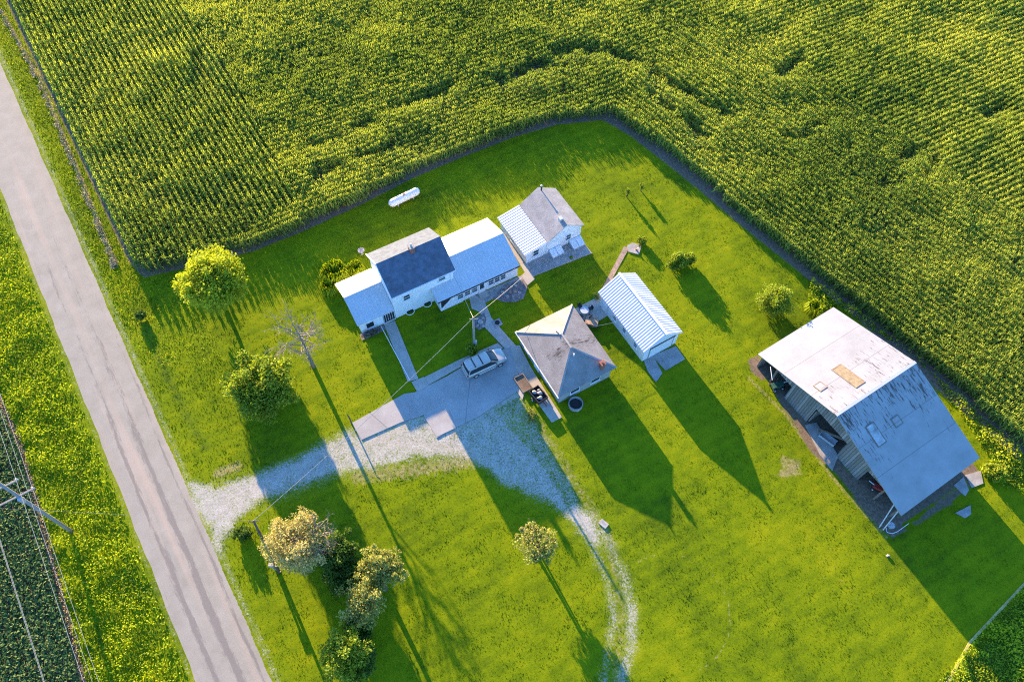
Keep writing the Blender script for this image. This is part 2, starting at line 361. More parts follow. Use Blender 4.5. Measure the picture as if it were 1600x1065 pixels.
GRAV = [p[:2] for p in px([(283, 742), (318, 752), (350, 753), (400, 738), (450, 714), (500, 694), (545, 672), (556, 676), (600, 662), (640, 636), (680, 640), (745, 640), (800, 600), (814, 604), (828, 640), (842, 668), (866, 712), (892, 756), (915, 790), (948, 850), (925, 860), (895, 820), (862, 790), (820, 770), (775, 748), (735, 722), (680, 714), (620, 722), (560, 738), (500, 750), (450, 768), (405, 790), (372, 812), (350, 845), (345, 872), (320, 830)])]
RUTS = [([(905, 815), (930, 862), (948, 905), (960, 960), (950, 1010), (943, 1065), (930, 1120)], .50, .75), ([(925, 800), (952, 850), (975, 900), (987, 960), (985, 1010), (970, 1065), (960, 1120)], .60, .85)]
SOILS = [([(1208, 735), (1228, 715), (1252, 722), (1258, 738), (1235, 750), (1214, 748)], .32), ([(1168, 560), (1185, 552), (1200, 590), (1190, 600), (1172, 580)], .9),
         ([(1186, 570), (1200, 565), (1300, 700), (1420, 830), (1395, 842), (1365, 815), (1330, 770), (1290, 725), (1262, 700), (1225, 640)], 1.0),
         ([(1420, 815), (1530, 735), (1536, 748), (1490, 785), (1430, 826)], .8)]
STRIP = px([(945, 184), (985, 206), (1040, 248), (1100, 296), (1170, 355), (1250, 418), (1350, 500), (1450, 588), (1600, 716)])
WEEDR = [p[:2] for p in px([(1265, 435), (1330, 478), (1400, 535), (1480, 605), (1590, 700), (1640, 760), (1640, 815), (1600, 770), (1545, 752), (1525, 735), (1545, 715), (1440, 565), (1310, 482), (1275, 500), (1262, 470)])]
WEEDB = [p[:2] for p in px([(1465, 1065), (1513, 1006), (1600, 914), (1720, 800), (1800, 1065), (1700, 1200), (1400, 1150)])]
def masks(x, y):
    nz = fbm(x, y, .5, 4)-.5
    s = (x-RL[0])*rd[0]+(y-RL[1])*rd[1]; d = (x-RL[0])*rn[0]+(y-RL[1])*rn[1]
    g = sm(-1.3, 1.2, sdf(x, y, GRAV)+nz*1.6)*.68
    g = np.maximum(g, .62*np.exp(-(dline(x, y, px([(300, 790), (400, 765), (520, 722), (660, 692), (760, 700), (850, 760)]))/2.2)**2))
    g = np.where(inpoly(x, y, px([(770, 640), (825, 612), (905, 770), (890, 800), (850, 730)])), np.minimum(g, .50), g)
    g = np.where(sdf(x, y, px([(590, 665), (705, 672), (870, 700), (780, 610)])) > -6, np.minimum(g, .62), g)
    for P, wd, k in RUTS: g = np.maximum(g, k*.56*np.exp(-(dline(x, y, px(P))/(wd*1.6))**2)*(.6+.7*fbm(x, y, .35, 2)))
    g = np.maximum(g, .43*np.exp(-((d-wr-.35)/.5)**2)*(s > -60)); g = np.maximum(g, .38*np.exp(-((d+.15)/.3)**2))
    soil = np.zeros(np.shape(x)); fd = sdf(x, y, FIELD)
    soil = np.maximum(soil, sm(-.9, -.1, fd)); soil = np.maximum(soil, .95*np.exp(-(dline(x, y, STRIP)/.85)**2))
    for P, k in SOILS: soil = np.maximum(soil, k*sm(-.6, .5, sdf(x, y, [p[:2] for p in px(P)])+nz))
    soil = np.maximum(soil, sm(-.9, 0, sdf(x, y, SOY)+nz*.6))
    BF = [tuple(p[:2]) for p in px([(1200, 566), (1310, 498), (1530, 735), (1400, 825)])]; soil = np.maximum(soil, sm(-.3, .2, sdf(x, y, BF)))
    dry = .55*np.exp(-(dline(x, y, px([(0, 15), (60, 120), (130, 290), (180, 415)]))/.35)**2)*2
    dry = np.maximum(dry, .62*np.exp(-(dline(x, y, px([(340, 740), (370, 728)]))/1.2)**2)); dry = np.maximum(dry, .6*np.exp(-(dline(x, y, px([(1170, 590), (1225, 645), (1300, 745), (1385, 838)]))/.5)**2)); dry = np.maximum(dry, .6*np.exp(-(dline(x, y, px([(575, 690), (640, 665)]))/.8)**2))
    dry = np.maximum(dry, .58*np.exp(-(dline(x, y, px([(560, 745), (640, 735), (740, 720), (700, 700), (600, 690)]))/1.8)**2))
    dry = np.maximum(dry, .5*np.exp(-(dline(x, y, px([(835, 650), (900, 755), (955, 850), (970, 950), (965, 1065)]))/1.5)**2))
    dry = np.maximum(dry, .62*sm(-1, 1, sdf(x, y, [p[:2] for p in px([(1203, 738), (1222, 713), (1252, 718), (1264, 740), (1235, 757), (1210, 752)])])+nz*3)); dry = np.maximum(dry, .36*sm(.52, .75, fbm(x, y, .12, 4)))
    c0 = at(1050, 955)[:2]; rr = np.hypot(x-c0[0], y-c0[1]); aa = np.arctan2(y-c0[1], x-c0[0])
    dry = np.maximum(dry, .62*np.exp(-((rr-5.6)/.16)**2)*(aa > -1.2)*(aa < 2.2))
    lush = sm(.0, 1.5, np.maximum(sdf(x, y, WEEDR), sdf(x, y, WEEDB))); lush = np.maximum(lush, sm(.3, 1.5, fd))
    lush = np.maximum(lush, sm(.3, 1.5, sdf(x, y, SOY)))
    lush = np.maximum(lush, .7*np.exp(-(dline(x, y, px([(222, 500), (262, 590), (300, 665), (322, 700)]))/.45)**2)*fbm(x, y, 1.5, 2)*1.6)
    lush = np.clip(lush, 0, 1); return g, soil, dry, lush, s, d, fd
# ------------------------------------------------------------------ ground
gx = np.arange(-100, 100.01, .3); gy = np.arange(-12, 122.01, .3); X, Y = np.meshgrid(gx, gy)
g_, so_, dr_, lu_, s_, d_, fd_ = masks(X, Y)
Z = (fbm(X, Y, .8, 4)-.5)*.07*(1-sm(.2, .6, g_)) - .015*np.clip(g_, 0, 1)
Z -= .25*np.exp(-((d_-wr-3.2)/1.4)**2)*(s_ < 28)+.2*np.exp(-((d_+4)/1.6)**2)
rdm = (d_ > -.35) & (d_ < wr+.1); Z = np.where(rdm, -.03, Z); Z = np.clip(Z, -.4, .04)
ny, nx = X.shape; idx = np.arange(nx*ny).reshape(ny, nx)
Fq = np.stack([idx[:-1, :-1], idx[:-1, 1:], idx[1:, 1:], idx[1:, :-1]], -1).reshape(-1, 4)
gnd = npmesh('lawn', np.stack([X, Y, Z], -1).reshape(-1, 3), Fq, 'ground', attrs={'gravel': g_.ravel(), 'soil': so_.ravel(), 'dry': dr_.ravel(), 'lush': lu_.ravel()}, smooth=True); struct(gnd)
mb = MB()
for a in ((-1500, -100, -1500, 1500), (100, 1500, -1500, 1500), (-100, 100, 122, 1500), (-100, 100, -1500, -12)):
    mb.add([(a[0], a[2], -.06), (a[1], a[2], -.06), (a[1], a[3], -.06), (a[0], a[3], -.06)], [(0, 1, 2, 3)])
M['far'] = simple('far_fields', (.07, .12, .015), .95, .4, .02, bmp=.5, bscale=1); struct(mb.build('ground', 'far'))
# road: local frame along the road, crowned
def road():
    mb = MB(); ss = np.arange(-75, 90, 1.5); dd = np.linspace(0, 1, 9); hw = wr/2
    for s in ss:
        for k in dd:
            y = -hw+wr*k+(.06*math.sin(s*.7)+.04*math.sin(s*2.3))*(1 if k in (0, 1) else 0)
            mb.v.append((s, y, -.02+.09*(1-((k-.5)*2)**2)+(.0 if 0 < k < 1 else -.05)))
    n = len(dd)
    for i in range(len(ss)-1):
        for j in range(n-1): a = i*n+j; mb.f.append((a, a+n, a+n+1, a+1))
    o = mb.build('road', 'road', smooth=True); p = RL+rn*hw; o.location = (p[0], p[1], .03); o.rotation_euler = (0, 0, RD); return struct(o)
road()
SLABS = []
def slab(name, L, z0=-.1, z1=.07, mat='concrete', bevel=.0):
    P = [tuple(p[:2]) for p in px(L)]; SLABS.append(P)
    a = sum(P[i][0]*P[(i+1) % len(P)][1]-P[(i+1) % len(P)][0]*P[i][1] for i in range(len(P)))
    if a < 0: P = P[::-1]
    c = np.mean(P, 0); o = MB().prism([(p[0]-c[0], p[1]-c[1]) for p in P], z0, z1).build(name, mat); o.location = (c[0], c[1], 0); return struct(o)
slab('driveway', [(550, 661), (632, 615), (648, 613), (700, 587), (735, 566), (798, 541), (818, 574), (806, 590), (808, 611), (745, 652), (712, 667), (682, 684), (662, 648), (628, 659), (565, 687)], mat='asphalt')
slab('driveway', [(662, 650), (702, 639), (713, 668), (683, 682)], z1=.078, mat='asphalt')
slab('front_walk', [(600, 507), (617, 501), (654, 592), (637, 596)], z1=.08)
slab('front_walk', [(643, 597), (662, 589), (670, 602), (652, 612)], z1=.09)
slab('side_walk', [(662, 590), (720, 561), (778, 536), (786, 544), (736, 564), (670, 601)], z1=.082)
slab('garden_walk', [(733, 466), (742, 461), (757, 470), (768, 497), (806, 540), (790, 546), (758, 512), (750, 488), (737, 482)], z1=.085)
slab('garden_walk', [(735, 466), (818, 429), (822, 440), (772, 466), (760, 472), (740, 482)], z1=.075, mat='oldconcrete')
slab('hip_walk', [(797, 541), (812, 540), (830, 575), (878, 652), (862, 660), (822, 604), (806, 575)], z1=.10, mat='concrete')
slab('hip_walk', [(800, 585), (808, 581), (822, 606), (816, 625), (808, 612)], z1=.095, mat='concrete')
slab('wash_house_slab', [(828, 434), (817, 413), (907, 374), (925, 396)], z1=.10, mat='oldconcrete')
slab('passage_walk', [(784, 366), (789, 363), (828, 425), (836, 436), (824, 446), (815, 432), (820, 426)], z1=.11, mat='concrete')
slab('patio', [(894, 485), (938, 462), (955, 490), (933, 503), (908, 500)], z1=.09)
slab('shed_slab', [(1006, 563), (1020, 556), (1035, 583), (1025, 597), (1012, 580)], z1=.08, mat='oldconcrete')
slab('shed_slab', [(1018, 556), (1056, 541), (1070, 561), (1040, 579)], z1=.09, mat='oldconcrete')
slab('brick_walk', [(934, 463), (975, 385), (983, 388), (940, 466)], z1=.06, mat=simple('brick_path', (.30, .22, .17), .9, .4, 3, bmp=.5))
slab('well_slab', [(980, 384), (988, 380), (1003, 383), (998, 398), (982, 394)], z1=.12, mat='oldconcrete')
slab('barn_slab', [(1258, 664), (1275, 660), (1310, 712), (1300, 735), (1282, 712)], z1=.09, mat='oldconcrete')
slab('barn_slab', [(1490, 758), (1505, 745), (1514, 765), (1508, 775), (1500, 768)], z1=.06, mat='oldconcrete')
slab('barn_slab', [(1508, 742), (1532, 735), (1536, 755), (1518, 762)], z1=.065, mat='oldconcrete')
slab('broken_slab', [(1492, 801), (1516, 789), (1517, 803), (1508, 809)], z1=.07, mat='oldconcrete')
slab('stone_bed', [(770, 466), (790, 444), (820, 436), (824, 450), (818, 467), (805, 472), (788, 472)], z1=.10, mat='mulch')
slab('stone_bed', [(742, 497), (757, 489), (760, 500), (757, 512), (748, 516), (740, 509)], z1=.09, mat='mulch')
slab('flower_bed', [(562, 523), (600, 507), (604, 514), (566, 532)], z1=.07, mat='mulch')
slab('fence_line', [(1478, 1065), (1514, 1001), (1600, 909), (1640, 870), (1642, 874), (1602, 913), (1516, 1006), (1484, 1065)], z1=.055, mat=simple('mown_straw', (.42, .36, .14), .9, .3, 1.5))
# ------------------------------------------------------------------ corn, soy, grass
TPX = np.array([p[:2] for p in px([(-25, 0), (1640, -30), (1640, 1090), (-25, 1090)])])
def view(x, y, m=12):
    P = [tuple(p) for p in TPX]; return sdf(x, y, P) > -m
def leafstrip(b, az, L, wd, up, droop):
    dx, dy = math.cos(az), math.sin(az); nx_, ny_ = -dy, dx; out = []
    for t, wk in ((0, .8), (.5, 1.0), (1, .2)):
        r = L*t; z = b+up*4*t*(1-t)*.9+up*t*.5-droop*t*t
        for sgn in (-1, 1): out.append((dx*r+nx_*wd*wk*.5*sgn, dy*r+ny_*wd*wk*.5*sgn, z))
    return out, [(0, 1, 3, 2), (2, 3, 5, 4)]
def corn_template(k):
    r = random.Random(k); V = []; Fc = []; A = []
    base = r.uniform(0, 6.28)
    for i in range(7):
        z = .5+1.45*i/6; az = base+(i % 2)*math.pi+r.uniform(-.7, .7)
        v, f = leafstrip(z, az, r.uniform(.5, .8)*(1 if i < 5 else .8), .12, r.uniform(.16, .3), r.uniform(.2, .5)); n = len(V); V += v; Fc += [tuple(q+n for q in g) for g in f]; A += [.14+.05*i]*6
    n = len(V); V += [(-.03, 0, 0), (.03, 0, 0), (.02, 0, 2.1), (-.02, 0, 2.1)]; Fc.append((n, n+1, n+2, n+3)); A += [.2]*4
    for a in (0, 1.6, 3.3):
        n = len(V); c, s = math.cos(a+base), math.sin(a+base); V += [(0, 0, 1.95), (c*.05, s*.05, 1.95), (c*.2, s*.2, 2.42), (c*.13, s*.13, 2.45)]; Fc.append((n, n+1, n+2, n+3)); A += [.75]*4
    return np.array(V), np.array(Fc), np.array(A)
def scatter(templates, x, y, z, rot, sc, tint, name, mat):
    Vs, Fs, As = [], [], []; base = 0; pick = rng.integers(0, len(templates), len(x))
    for k, (V, Fc, A) in enumerate(templates):
        m = pick == k; n = m.sum()
        if not n: continue
        c, s = np.cos(rot[m])[:, None], np.sin(rot[m])[:, None]; q = sc[m][:, None]
        P = np.stack([(V[:, 0]*c-V[:, 1]*s)*np.sqrt(q)+x[m][:, None], (V[:, 0]*s+V[:, 1]*c)*np.sqrt(q)+y[m][:, None], V[:, 2]*q+z[m][:, None]], -1)
        Vs.append(P.reshape(-1, 3)); Fs.append((Fc[None]+(np.arange(n)*len(V))[:, None, None]+base).reshape(-1, Fc.shape[1]))
        As.append((A[None]+tint[m][:, None]).ravel()); base += n*len(V)
    return npmesh(name, np.concatenate(Vs), np.concatenate(Fs), mat, attrs={'var': np.concatenate(As)})
LB = [p[:2] for p in px([(265, -60), (279, 8), (377, 146), (437, 268), (465, 330)])]      # where the rows along the road end
LEFT = [tuple(cl-rd*78)]+[tuple(cl)]+CB[:2]+[tuple(LB[4]), tuple(LB[3]), tuple(LB[2]), tuple(LB[1]), tuple(LB[0]), (-70, 118)]
RIGHT = CB[9:]+[FIELD[-4], (112, 8), (112, 40)]+[tuple(p[:2]) for p in px([(1700, 430), (1600, 360), (1519, 308), (1395, 221), (1300, 160), (1180, 70), (1060, 40)])]
def rows(ang, x0, x1, y0, y1, sp=.762, pl=.21):
    a = math.radians(ang); ex = np.array([math.cos(a), math.sin(a)]); ey = np.array([-ex[1], ex[0]])
    cc = np.array([(x0, y0), (x1, y0), (x1, y1), (x0, y1)]); u = cc@ex; v = cc@ey
    U, V = np.meshgrid(np.arange(u.min(), u.max(), pl), np.arange(v.min(), v.max(), sp))
    U = U+rng.uniform(-.07, .07, U.shape); V = V+rng.uniform(-.05, .05, V.shape)
    return (U*ex[0]+V*ey[0]).ravel(), (U*ex[1]+V*ey[1]).ravel()
xs, ys = [], []
il = lambda x, y: inpoly(x, y, LEFT)
ir = lambda x, y: inpoly(x, y, RIGHT)
x, y = rows(-56.9, -100, 0, 40, 120); m = il(x, y) & inpoly(x, y, FIELD) & view(x, y); xs.append(x[m]); ys.append(y[m])
x, y = rows(-47.1, -20, 112, 5, 120); m = ir(x, y) & ~il(x, y) & inpoly(x, y, FIELD) & view(x, y); xs.append(x[m]); ys.append(y[m])
x, y = rows(28.5, -70, 112, 30, 120); m = ~ir(x, y) & ~il(x, y) & inpoly(x, y, FIELD) & view(x, y); xs.append(x[m]); ys.append(y[m])
x = np.concatenate(xs); y = np.concatenate(ys)
dips = [([(560, 210), (640, 175), (700, 150)], .9), ([(765, 135), (830, 112), (880, 92), (930, 88), (985, 108)], 1.1), ([(780, 140), (815, 128), (850, 108)], .9), ([(985, 110), (1040, 140), (1090, 172), (1130, 190)], 1.0), ([(1010, 160), (1060, 195), (1100, 225)], .7),
        ([(1430, 240), (1395, 265), (1375, 305)], 1.0), ([(1290, 200), (1245, 230), (1215, 225)], .7), ([(1210, 130), (1240, 105)], .9), ([(1460, 250), (1430, 290)], .7), ([(495, 285), (560, 258), (620, 240)], .7), ([(310, 105), (330, 140)], 1.0), ([(480, 240), (530, 225)], .9), ([(1530, 190), (1560, 175)], .9), ([(1350, 370), (1420, 380)], 1.1), ([(240, 300), (260, 330)], 1.2)]
hgt = .92+.42*(fbm(x, y, .22, 3)-.5)+.12*(fbm(x, y, .9, 2)-.5)+rng.uniform(-.1, .1, len(x)); kill = rng.random(len(x)) < .03+.25*sm(.62, .78, fbm(x, y, .16, 3))
for P, wd in dips:
    dd = np.exp(-((dline(x, y, px(P))+1.1*(fbm(x, y, .55, 2)-.5))/(wd*.95))**2)*sm(.25, .6, fbm(x, y, .5, 2)); hgt *= 1-.38*dd; kill |= rng.random(len(x)) < .35*dd
m = ~kill; x, y, hgt = x[m], y[m], hgt[m]
edge = np.clip(1-sdf(x, y, FIELD)/3, 0, 1)
tint = .9*(fbm(x*.6+y*.2, y-.4*x, .07, 4)-.5)+.25*(fbm(x, y, .9, 2)-.5)+rng.uniform(-.09, .09, len(x))+.05
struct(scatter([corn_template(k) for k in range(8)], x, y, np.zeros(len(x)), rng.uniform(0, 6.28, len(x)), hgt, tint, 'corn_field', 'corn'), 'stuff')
print('corn', len(x))
def cards(n_, P, sz, up=.3):
    """n leaf cards at P (n,3) of size sz (n,)"""
    n_ = len(P); nrm = rng.normal(size=(n_, 3)); nrm[:, 2] = np.abs(nrm[:, 2])+up; nrm /= np.linalg.norm(nrm, axis=1)[:, None]
    a = np.cross(nrm, rng.normal(size=(n_, 3))); a /= np.linalg.norm(a, axis=1)[:, None]; b = np.cross(nrm, a)
    s = sz[:, None]; V = np.stack([P-a*s, P-b*s*.55, P+a*s, P+b*s*.55], 1).reshape(-1, 3); return V, np.arange(n_*4).reshape(-1, 4)
def inslab(x, y):
    r = np.zeros(np.shape(x), bool)
    for P in SLABS: r |= inpoly(x, y, P)
    return r
# soy
n = 420000; x = rng.uniform(-75, -30, n); y = rng.uniform(0, 60, n); v = (x*rn[0]+y*rn[1]); row = .65+.35*np.cos(v/.76*2*math.pi)
m = inpoly(x, y, SOY) & view(x, y, 3) & (rng.random(n) < row); x, y = x[m], y[m]
P = np.stack([x, y, rng.uniform(.25, .65, len(x))], -1); V, Fc = cards(0, P, rng.uniform(.10, .2, len(x)), .6)
struct(npmesh('soybean_field', V, Fc, 'soy', attrs={'var': np.repeat(rng.uniform(.1, .9, len(x)), 4)}), 'stuff')
def blades(name, x, y, h, wd, mat, lean=.5, nb=2, z=None):
    n = len(x); Vs = []; 
    for k in range(nb):
        a = rng.uniform(0, 6.28, n); l = rng.uniform(0, lean, n)*h; la = rng.uniform(0, 6.28, n); ox = rng.uniform(-.06, .06, n); oy = rng.uniform(-.06, .06, n)
        b = np.stack([x+ox, y+oy, np.full(n, -.03)], -1); d = np.stack([np.cos(a)*wd, np.sin(a)*wd, np.zeros(n)], -1)
        t = np.stack([x+ox+np.cos(la)*l, y+oy+np.sin(la)*l, h], -1); Vs.append(np.stack([b-d, b+d, t], 1))
    V = np.concatenate(Vs).reshape(-1, 3); Fc = np.arange(len(V)).reshape(-1, 3)
    return struct(npmesh(name, V, Fc, mat, attrs={'var': np.repeat(rng.uniform(0, 1, len(Fc)), 3)}), 'stuff')
# lawn
n = 580000; x = rng.uniform(-80, 80, n); y = rng.uniform(3, 105, n); m = view(x, y, 8); x, y = x[m], y[m]
g, so, dr, lu, s, d, fd = masks(x, y)
m = (fd < 0) & ~((d > -.3) & (d < wr+.2)) & (rng.random(len(x)) > 1.7*g) & (rng.random(len(x)) > so*1.3) & ~inslab(x, y) & (sdf(x, y, SOY) < -.3)
farm = d > wr
den = fbm(x, y, 3.1, 3); m &= (rng.random(len(x)) < .45+.8*sm(.35, .7, den)); x, y, den, lu2, d2, s2 = x[m], y[m], den[m], lu[m], d[m], s[m]
rough = (d2 < wr+8.5) & (d2 > wr) & (s2 < 62)
h = (.012+.030*rng.random(len(x))+.015*sm(.5, .75, den))*(1+.9*rough); print('tufts', len(x))
blades('lawn_grass', x, y, h, .03+.03*rng.random(len(x)), 'tuft')
# tall weeds
def weedfield(name, n, bx, test, h0, h1, sz, mat='weed', up=.3):
    x = rng.uniform(bx[0], bx[1], n); y = rng.uniform(bx[2], bx[3], n); m = test(x, y) & view(x, y, 9); x, y = x[m], y[m]
    cl_ = fbm(x, y, .7, 3); hh = h0+(h1-h0)*sm(.3, .75, cl_); P = np.stack([x, y, hh*rng.uniform(.3, 1, len(x))], -1)
    V, Fc = cards(0, P, rng.uniform(.6, 1.2, len(x))*sz, up)
    return struct(npmesh(name, V, Fc, mat, attrs={'var': np.repeat(np.clip(.35*rng.uniform(0, 1, len(x))+.9*(cl_-.15), 0, 1), 4)}), 'stuff')
def dd_(x, y): return (x-RL[0])*rn[0]+(y-RL[1])*rn[1]
def ss_(x, y): return (x-RL[0])*rd[0]+(y-RL[1])*rd[1]
weedfield('roadside_weeds', 200000, (-75, -15, -5, 75), lambda x, y: (dd_(x, y) < -.4) & (sdf(x, y, SOY) < -.4) & (rng.random(len(x)) < .35+.65*sm(0, -2.5, dd_(x, y))), .1, .5, .13, up=0)
weedfield('roadside_grass', 90000, (-100, -25, 40, 115), lambda x, y: (dd_(x, y) > wr+.6) & (inpoly(x, y, FIELD) == 0) & (dd_(x, y) < wr+9) & (ss_(x, y) < 38), .04, .22, .08)
weedfield('barn_side_weeds', 90000, (30, 62, 20, 70), lambda x, y: inpoly(x, y, [tuple(p) for p in WEEDR]), .15, .9, .14)
weedfield('corner_weeds', 60000, (35, 70, 2, 25), lambda x, y: inpoly(x, y, [tuple(p) for p in WEEDB]), .1, .6, .14)
n = 9000; tt = rng.random(n); LP = np.array([p[:2] for p in px([(-10, -5), (12, 40), (40, 90), (65, 140), (95, 210), (125, 285), (150, 345), (175, 405), (180, 418)])])
sg = np.minimum((tt*8).astype(int), 7); fr = tt*8-sg; q = LP[sg]*(1-fr)[:, None]+LP[sg+1]*fr[:, None]+rng.normal(size=(n, 2))*.17
m = rng.random(n) < sm(.35, .6, fbm(q[:, 0], q[:, 1], 1.3, 2)); q = q[m]
V, Fc = cards(0, np.stack([q[:, 0], q[:, 1], rng.uniform(0, .12, len(q))], -1), rng.uniform(.05, .12, len(q)), .8)
struct(npmesh('cut_hay_line', V, Fc, 'straw', attrs={'var': np.repeat(rng.random(len(q)), 4)}), 'stuff')
n = 7000; e = np.array(SOY[1:6]); tt = rng.random(n)*3.999; sg = tt.astype(int); fr = tt-sg; q = e[sg]*(1-fr)[:, None]+e[sg+1]*fr[:, None]+rng.normal(size=(n, 2))*.25
V, Fc = cards(0, np.stack([q[:, 0], q[:, 1], rng.uniform(0, .15, n)], -1), rng.uniform(.05, .13, n), .8)
struct(npmesh('dead_field_edge_grass', V, Fc, leafmat('dead_grass', (.16, .12, .06), (.33, .25, .13), (.42, .34, .18), .1, .8), attrs={'var': np.repeat(rng.random(n), 4)}), 'stuff')

# ------------------------------------------------------------------ building helpers (local frame: X along the front, -Y to the viewer)
def gable_x(mb, x0, x1, y0, y1, he, hr, z0=-.2, yr=None):
    """solid walls with gables at x0 and x1, ridge along X"""
    ym = (y0+y1)/2 if yr is None else yr
    return mb.add([(x0, y0, z0), (x1, y0, z0), (x1, y1, z0), (x0, y1, z0), (x0, y0, he), (x1, y0, he), (x1, y1, he), (x0, y1, he), (x0, ym, hr), (x1, ym, hr)],
        [(0, 3, 2, 1), (0, 1, 5, 4), (2, 3, 7, 6), (1, 2, 6, 9, 5), (3, 0, 4, 8, 7), (4, 5, 9, 8), (6, 7, 8, 9)])
def slope(mb, a, b, c, d, th=.12):
    """roof slab with top corners a b c d (a-b eave, c-d ridge)"""
    t = Vector((0, 0, -th)); q = [Vector(p) for p in (a, b, c, d)]
    return mb.add(q+[p+t for p in q], [(0, 1, 2, 3), (7, 6, 5, 4), (0, 4, 5, 1), (1, 5, 6, 2), (2, 6, 7, 3), (3, 7, 4, 0)])
def ribs(mb, a, b, c, d, sp=.24, h=.035, w=.05):
    """standing ribs running from eave a-b up to ridge d-c"""
    a, b, c, d = [Vector(p) for p in (a, b, c, d)]; L = (b-a).length; n = int(L/sp)
    X = (b-a).normalized(); U = (d-a); nz = X.cross(U).normalized()
    if nz.z < 0: nz = -nz
    for i in range(n+1):
        t = min(max((i+.5)/(n+1), 0), 1); p = a.lerp(b, t); q = d.lerp(c, t); m = (p+q)/2
        mb.obox(m+nz*(h/2), (X, (q-p).normalized(), nz), w/2, (q-p).length/2, h/2)
    return mb
def window(par, o, ex, ez, w_, h_, sash=True):
    """framed window centred at o, ex along the wall, ez up, outward normal = ex x ez"""
    ex, ez = Vector(ex), Vector(ez); nn = ex.cross(ez); o = Vector(o); t = .06; m = MB()
    for s_ in (-1, 1):
        m.obox(o+ex*s_*(w_/2)+nn*.035, (ex, ez, nn), t/2, h_/2+t/2, .05)
        m.obox(o+ez*s_*(h_/2)+nn*.035, (ex, ez, nn), w_/2-t/2, t/2, .048)
    if sash: m.obox(o+nn*.035, (ex, ez, nn), w_/2-t/2, .03, .044)
    f = m.build('window', 'trim', par); g = MB().obox(o+nn*.02, (ex, ez, nn), w_/2-t/2, h_/2-t/2, .02).build('pane', 'glass', f)
    sl = MB().obox(o-ez*(h_/2+t*.9)+nn*.07, (ex, ez, nn), w_/2+.1, .035, .07).build('sill', 'trim', f)
    return f
EX, EY, EZ = (1, 0, 0), (0, 1, 0), (0, 0, 1)
# ---- farmhouse
hp = at(566, 521); hh = thing('farmhouse', 'long white farmhouse with a tall middle block under a blue-grey shingle roof', 'house', (hp[0], hp[1], 0), 30.5)
w1 = gable_x(MB(), 0, 4.25, 0, 6.1, 2.05, 3.45).build('wall', 'white', hh)
w2 = gable_x(MB(), 4.3, 11.95, 0, 6.0, 4.9, 6.95).build('wall', 'white', hh)
w3 = gable_x(MB(), 12.0, 19.6, -1.6, 6.1, 2.1, 3.6).add([(9.3, -1.6, -.2), (11.98, -1.6, -.2), (11.98, -.05, -.2), (9.3, -.05, -.2), (9.3, -1.6, 2.1), (11.98, -1.6, 2.1), (11.98, -.05, 2.6), (9.3, -.05, 2.6)],
    [(0, 3, 2, 1), (4, 5, 6, 7), (0, 1, 5, 4), (1, 2, 6, 5), (2, 3, 7, 6), (3, 0, 4, 7)]).build('wall', 'white', hh)
m = MB()
for e in ([(-.3, -.12, 2.15), (4.27, -.12, 2.15), (4.27, 3.15, 3.65), (-.3, 3.15, 3.65)], [(4.27, 6.3, 2.15), (-.3, 6.3, 2.15), (-.3, 3.155, 3.65), (4.27, 3.155, 3.65)]): slope(m, *e, .1); ribs(m, *e, .45, .012, .03)
m.build('roof', 'metalroof', hh); MB().box(-.3, 4.25, 3.03, 3.28, 3.62, 3.675).build('ridge_cap', 'metalroof', hh)
m = MB(); slope(m, (4.15, -.35, 5.0), (12.1, -.35, 5.0), (12.1, 3.1, 7.2), (4.15, 3.1, 7.2)); slope(m, (12.1, 6.4, 5.0), (4.15, 6.4, 5.0), (4.15, 3.105, 7.2), (12.1, 3.105, 7.2)); r2 = m.build('roof', 'slate', hh); r2['label'] = 'blue-grey shingle roof'
MB().box(4.15, 12.1, -.47, -.36, 4.84, 4.93).build('gutter', 'trim', hh)
m = MB()
for y0, y1 in ((-.35, 3.1), (6.4, 3.1)): d = Vector((0, y1-y0, 2.2)); m.obox((4.12, (y0+y1)/2, 6.03), (EX, d.normalized(), Vector(EX).cross(d.normalized())), .05, d.length/2, .09)
m.build('rake_board', 'trim', hh)
m = MB(); e = [(12.12, -1.72, 2.2), (19.8, -1.72, 2.2), (19.8, 2.4, 3.8), (12.12, 2.4, 3.8)]; slope(m, *e); ribs(m, *e, .45, .012, .03)
e = [(19.8, 6.3, 2.2), (12.12, 6.3, 2.2), (12.12, 2.405, 3.8), (19.8, 2.405, 3.8)]; slope(m, *e); ribs(m, *e, .45, .012, .03)
slope(m, (9.0, -1.72, 2.2), (12.1, -1.72, 2.2), (12.1, -.02, 2.88), (9.0, -.02, 2.88)); m.build('roof', 'metalroof', hh); MB().box(12.12, 19.8, 2.28, 2.53, 3.77, 3.825).build('ridge_cap', 'metalroof', hh)
MB().box(9.0, 19.8, -1.82, -1.73, 2.06, 2.16).build('gutter', 'black', hh)
ch = MB().box(8.2, 8.75, 2.65, 3.3, 6.5, 7.75).build('chimney', 'brick', hh)
MB().box(8.15, 8.8, 2.6, 3.35, 7.75, 7.85).build('chimney_cap', 'oldconcrete', ch); MB().tube([(8.48, 2.98, 7.85), (8.48, 2.98, 8.3)], .12).build('flue', 'grey_metal', ch)
MB().tube([(15.2, 4.3, 2.9), (15.2, 4.3, 3.5)], .06).build('vent_pipe', 'black', hh)
window(hh, (1.15, -.02, 1.15), EX, EZ, .95, 1.1, sash=False)
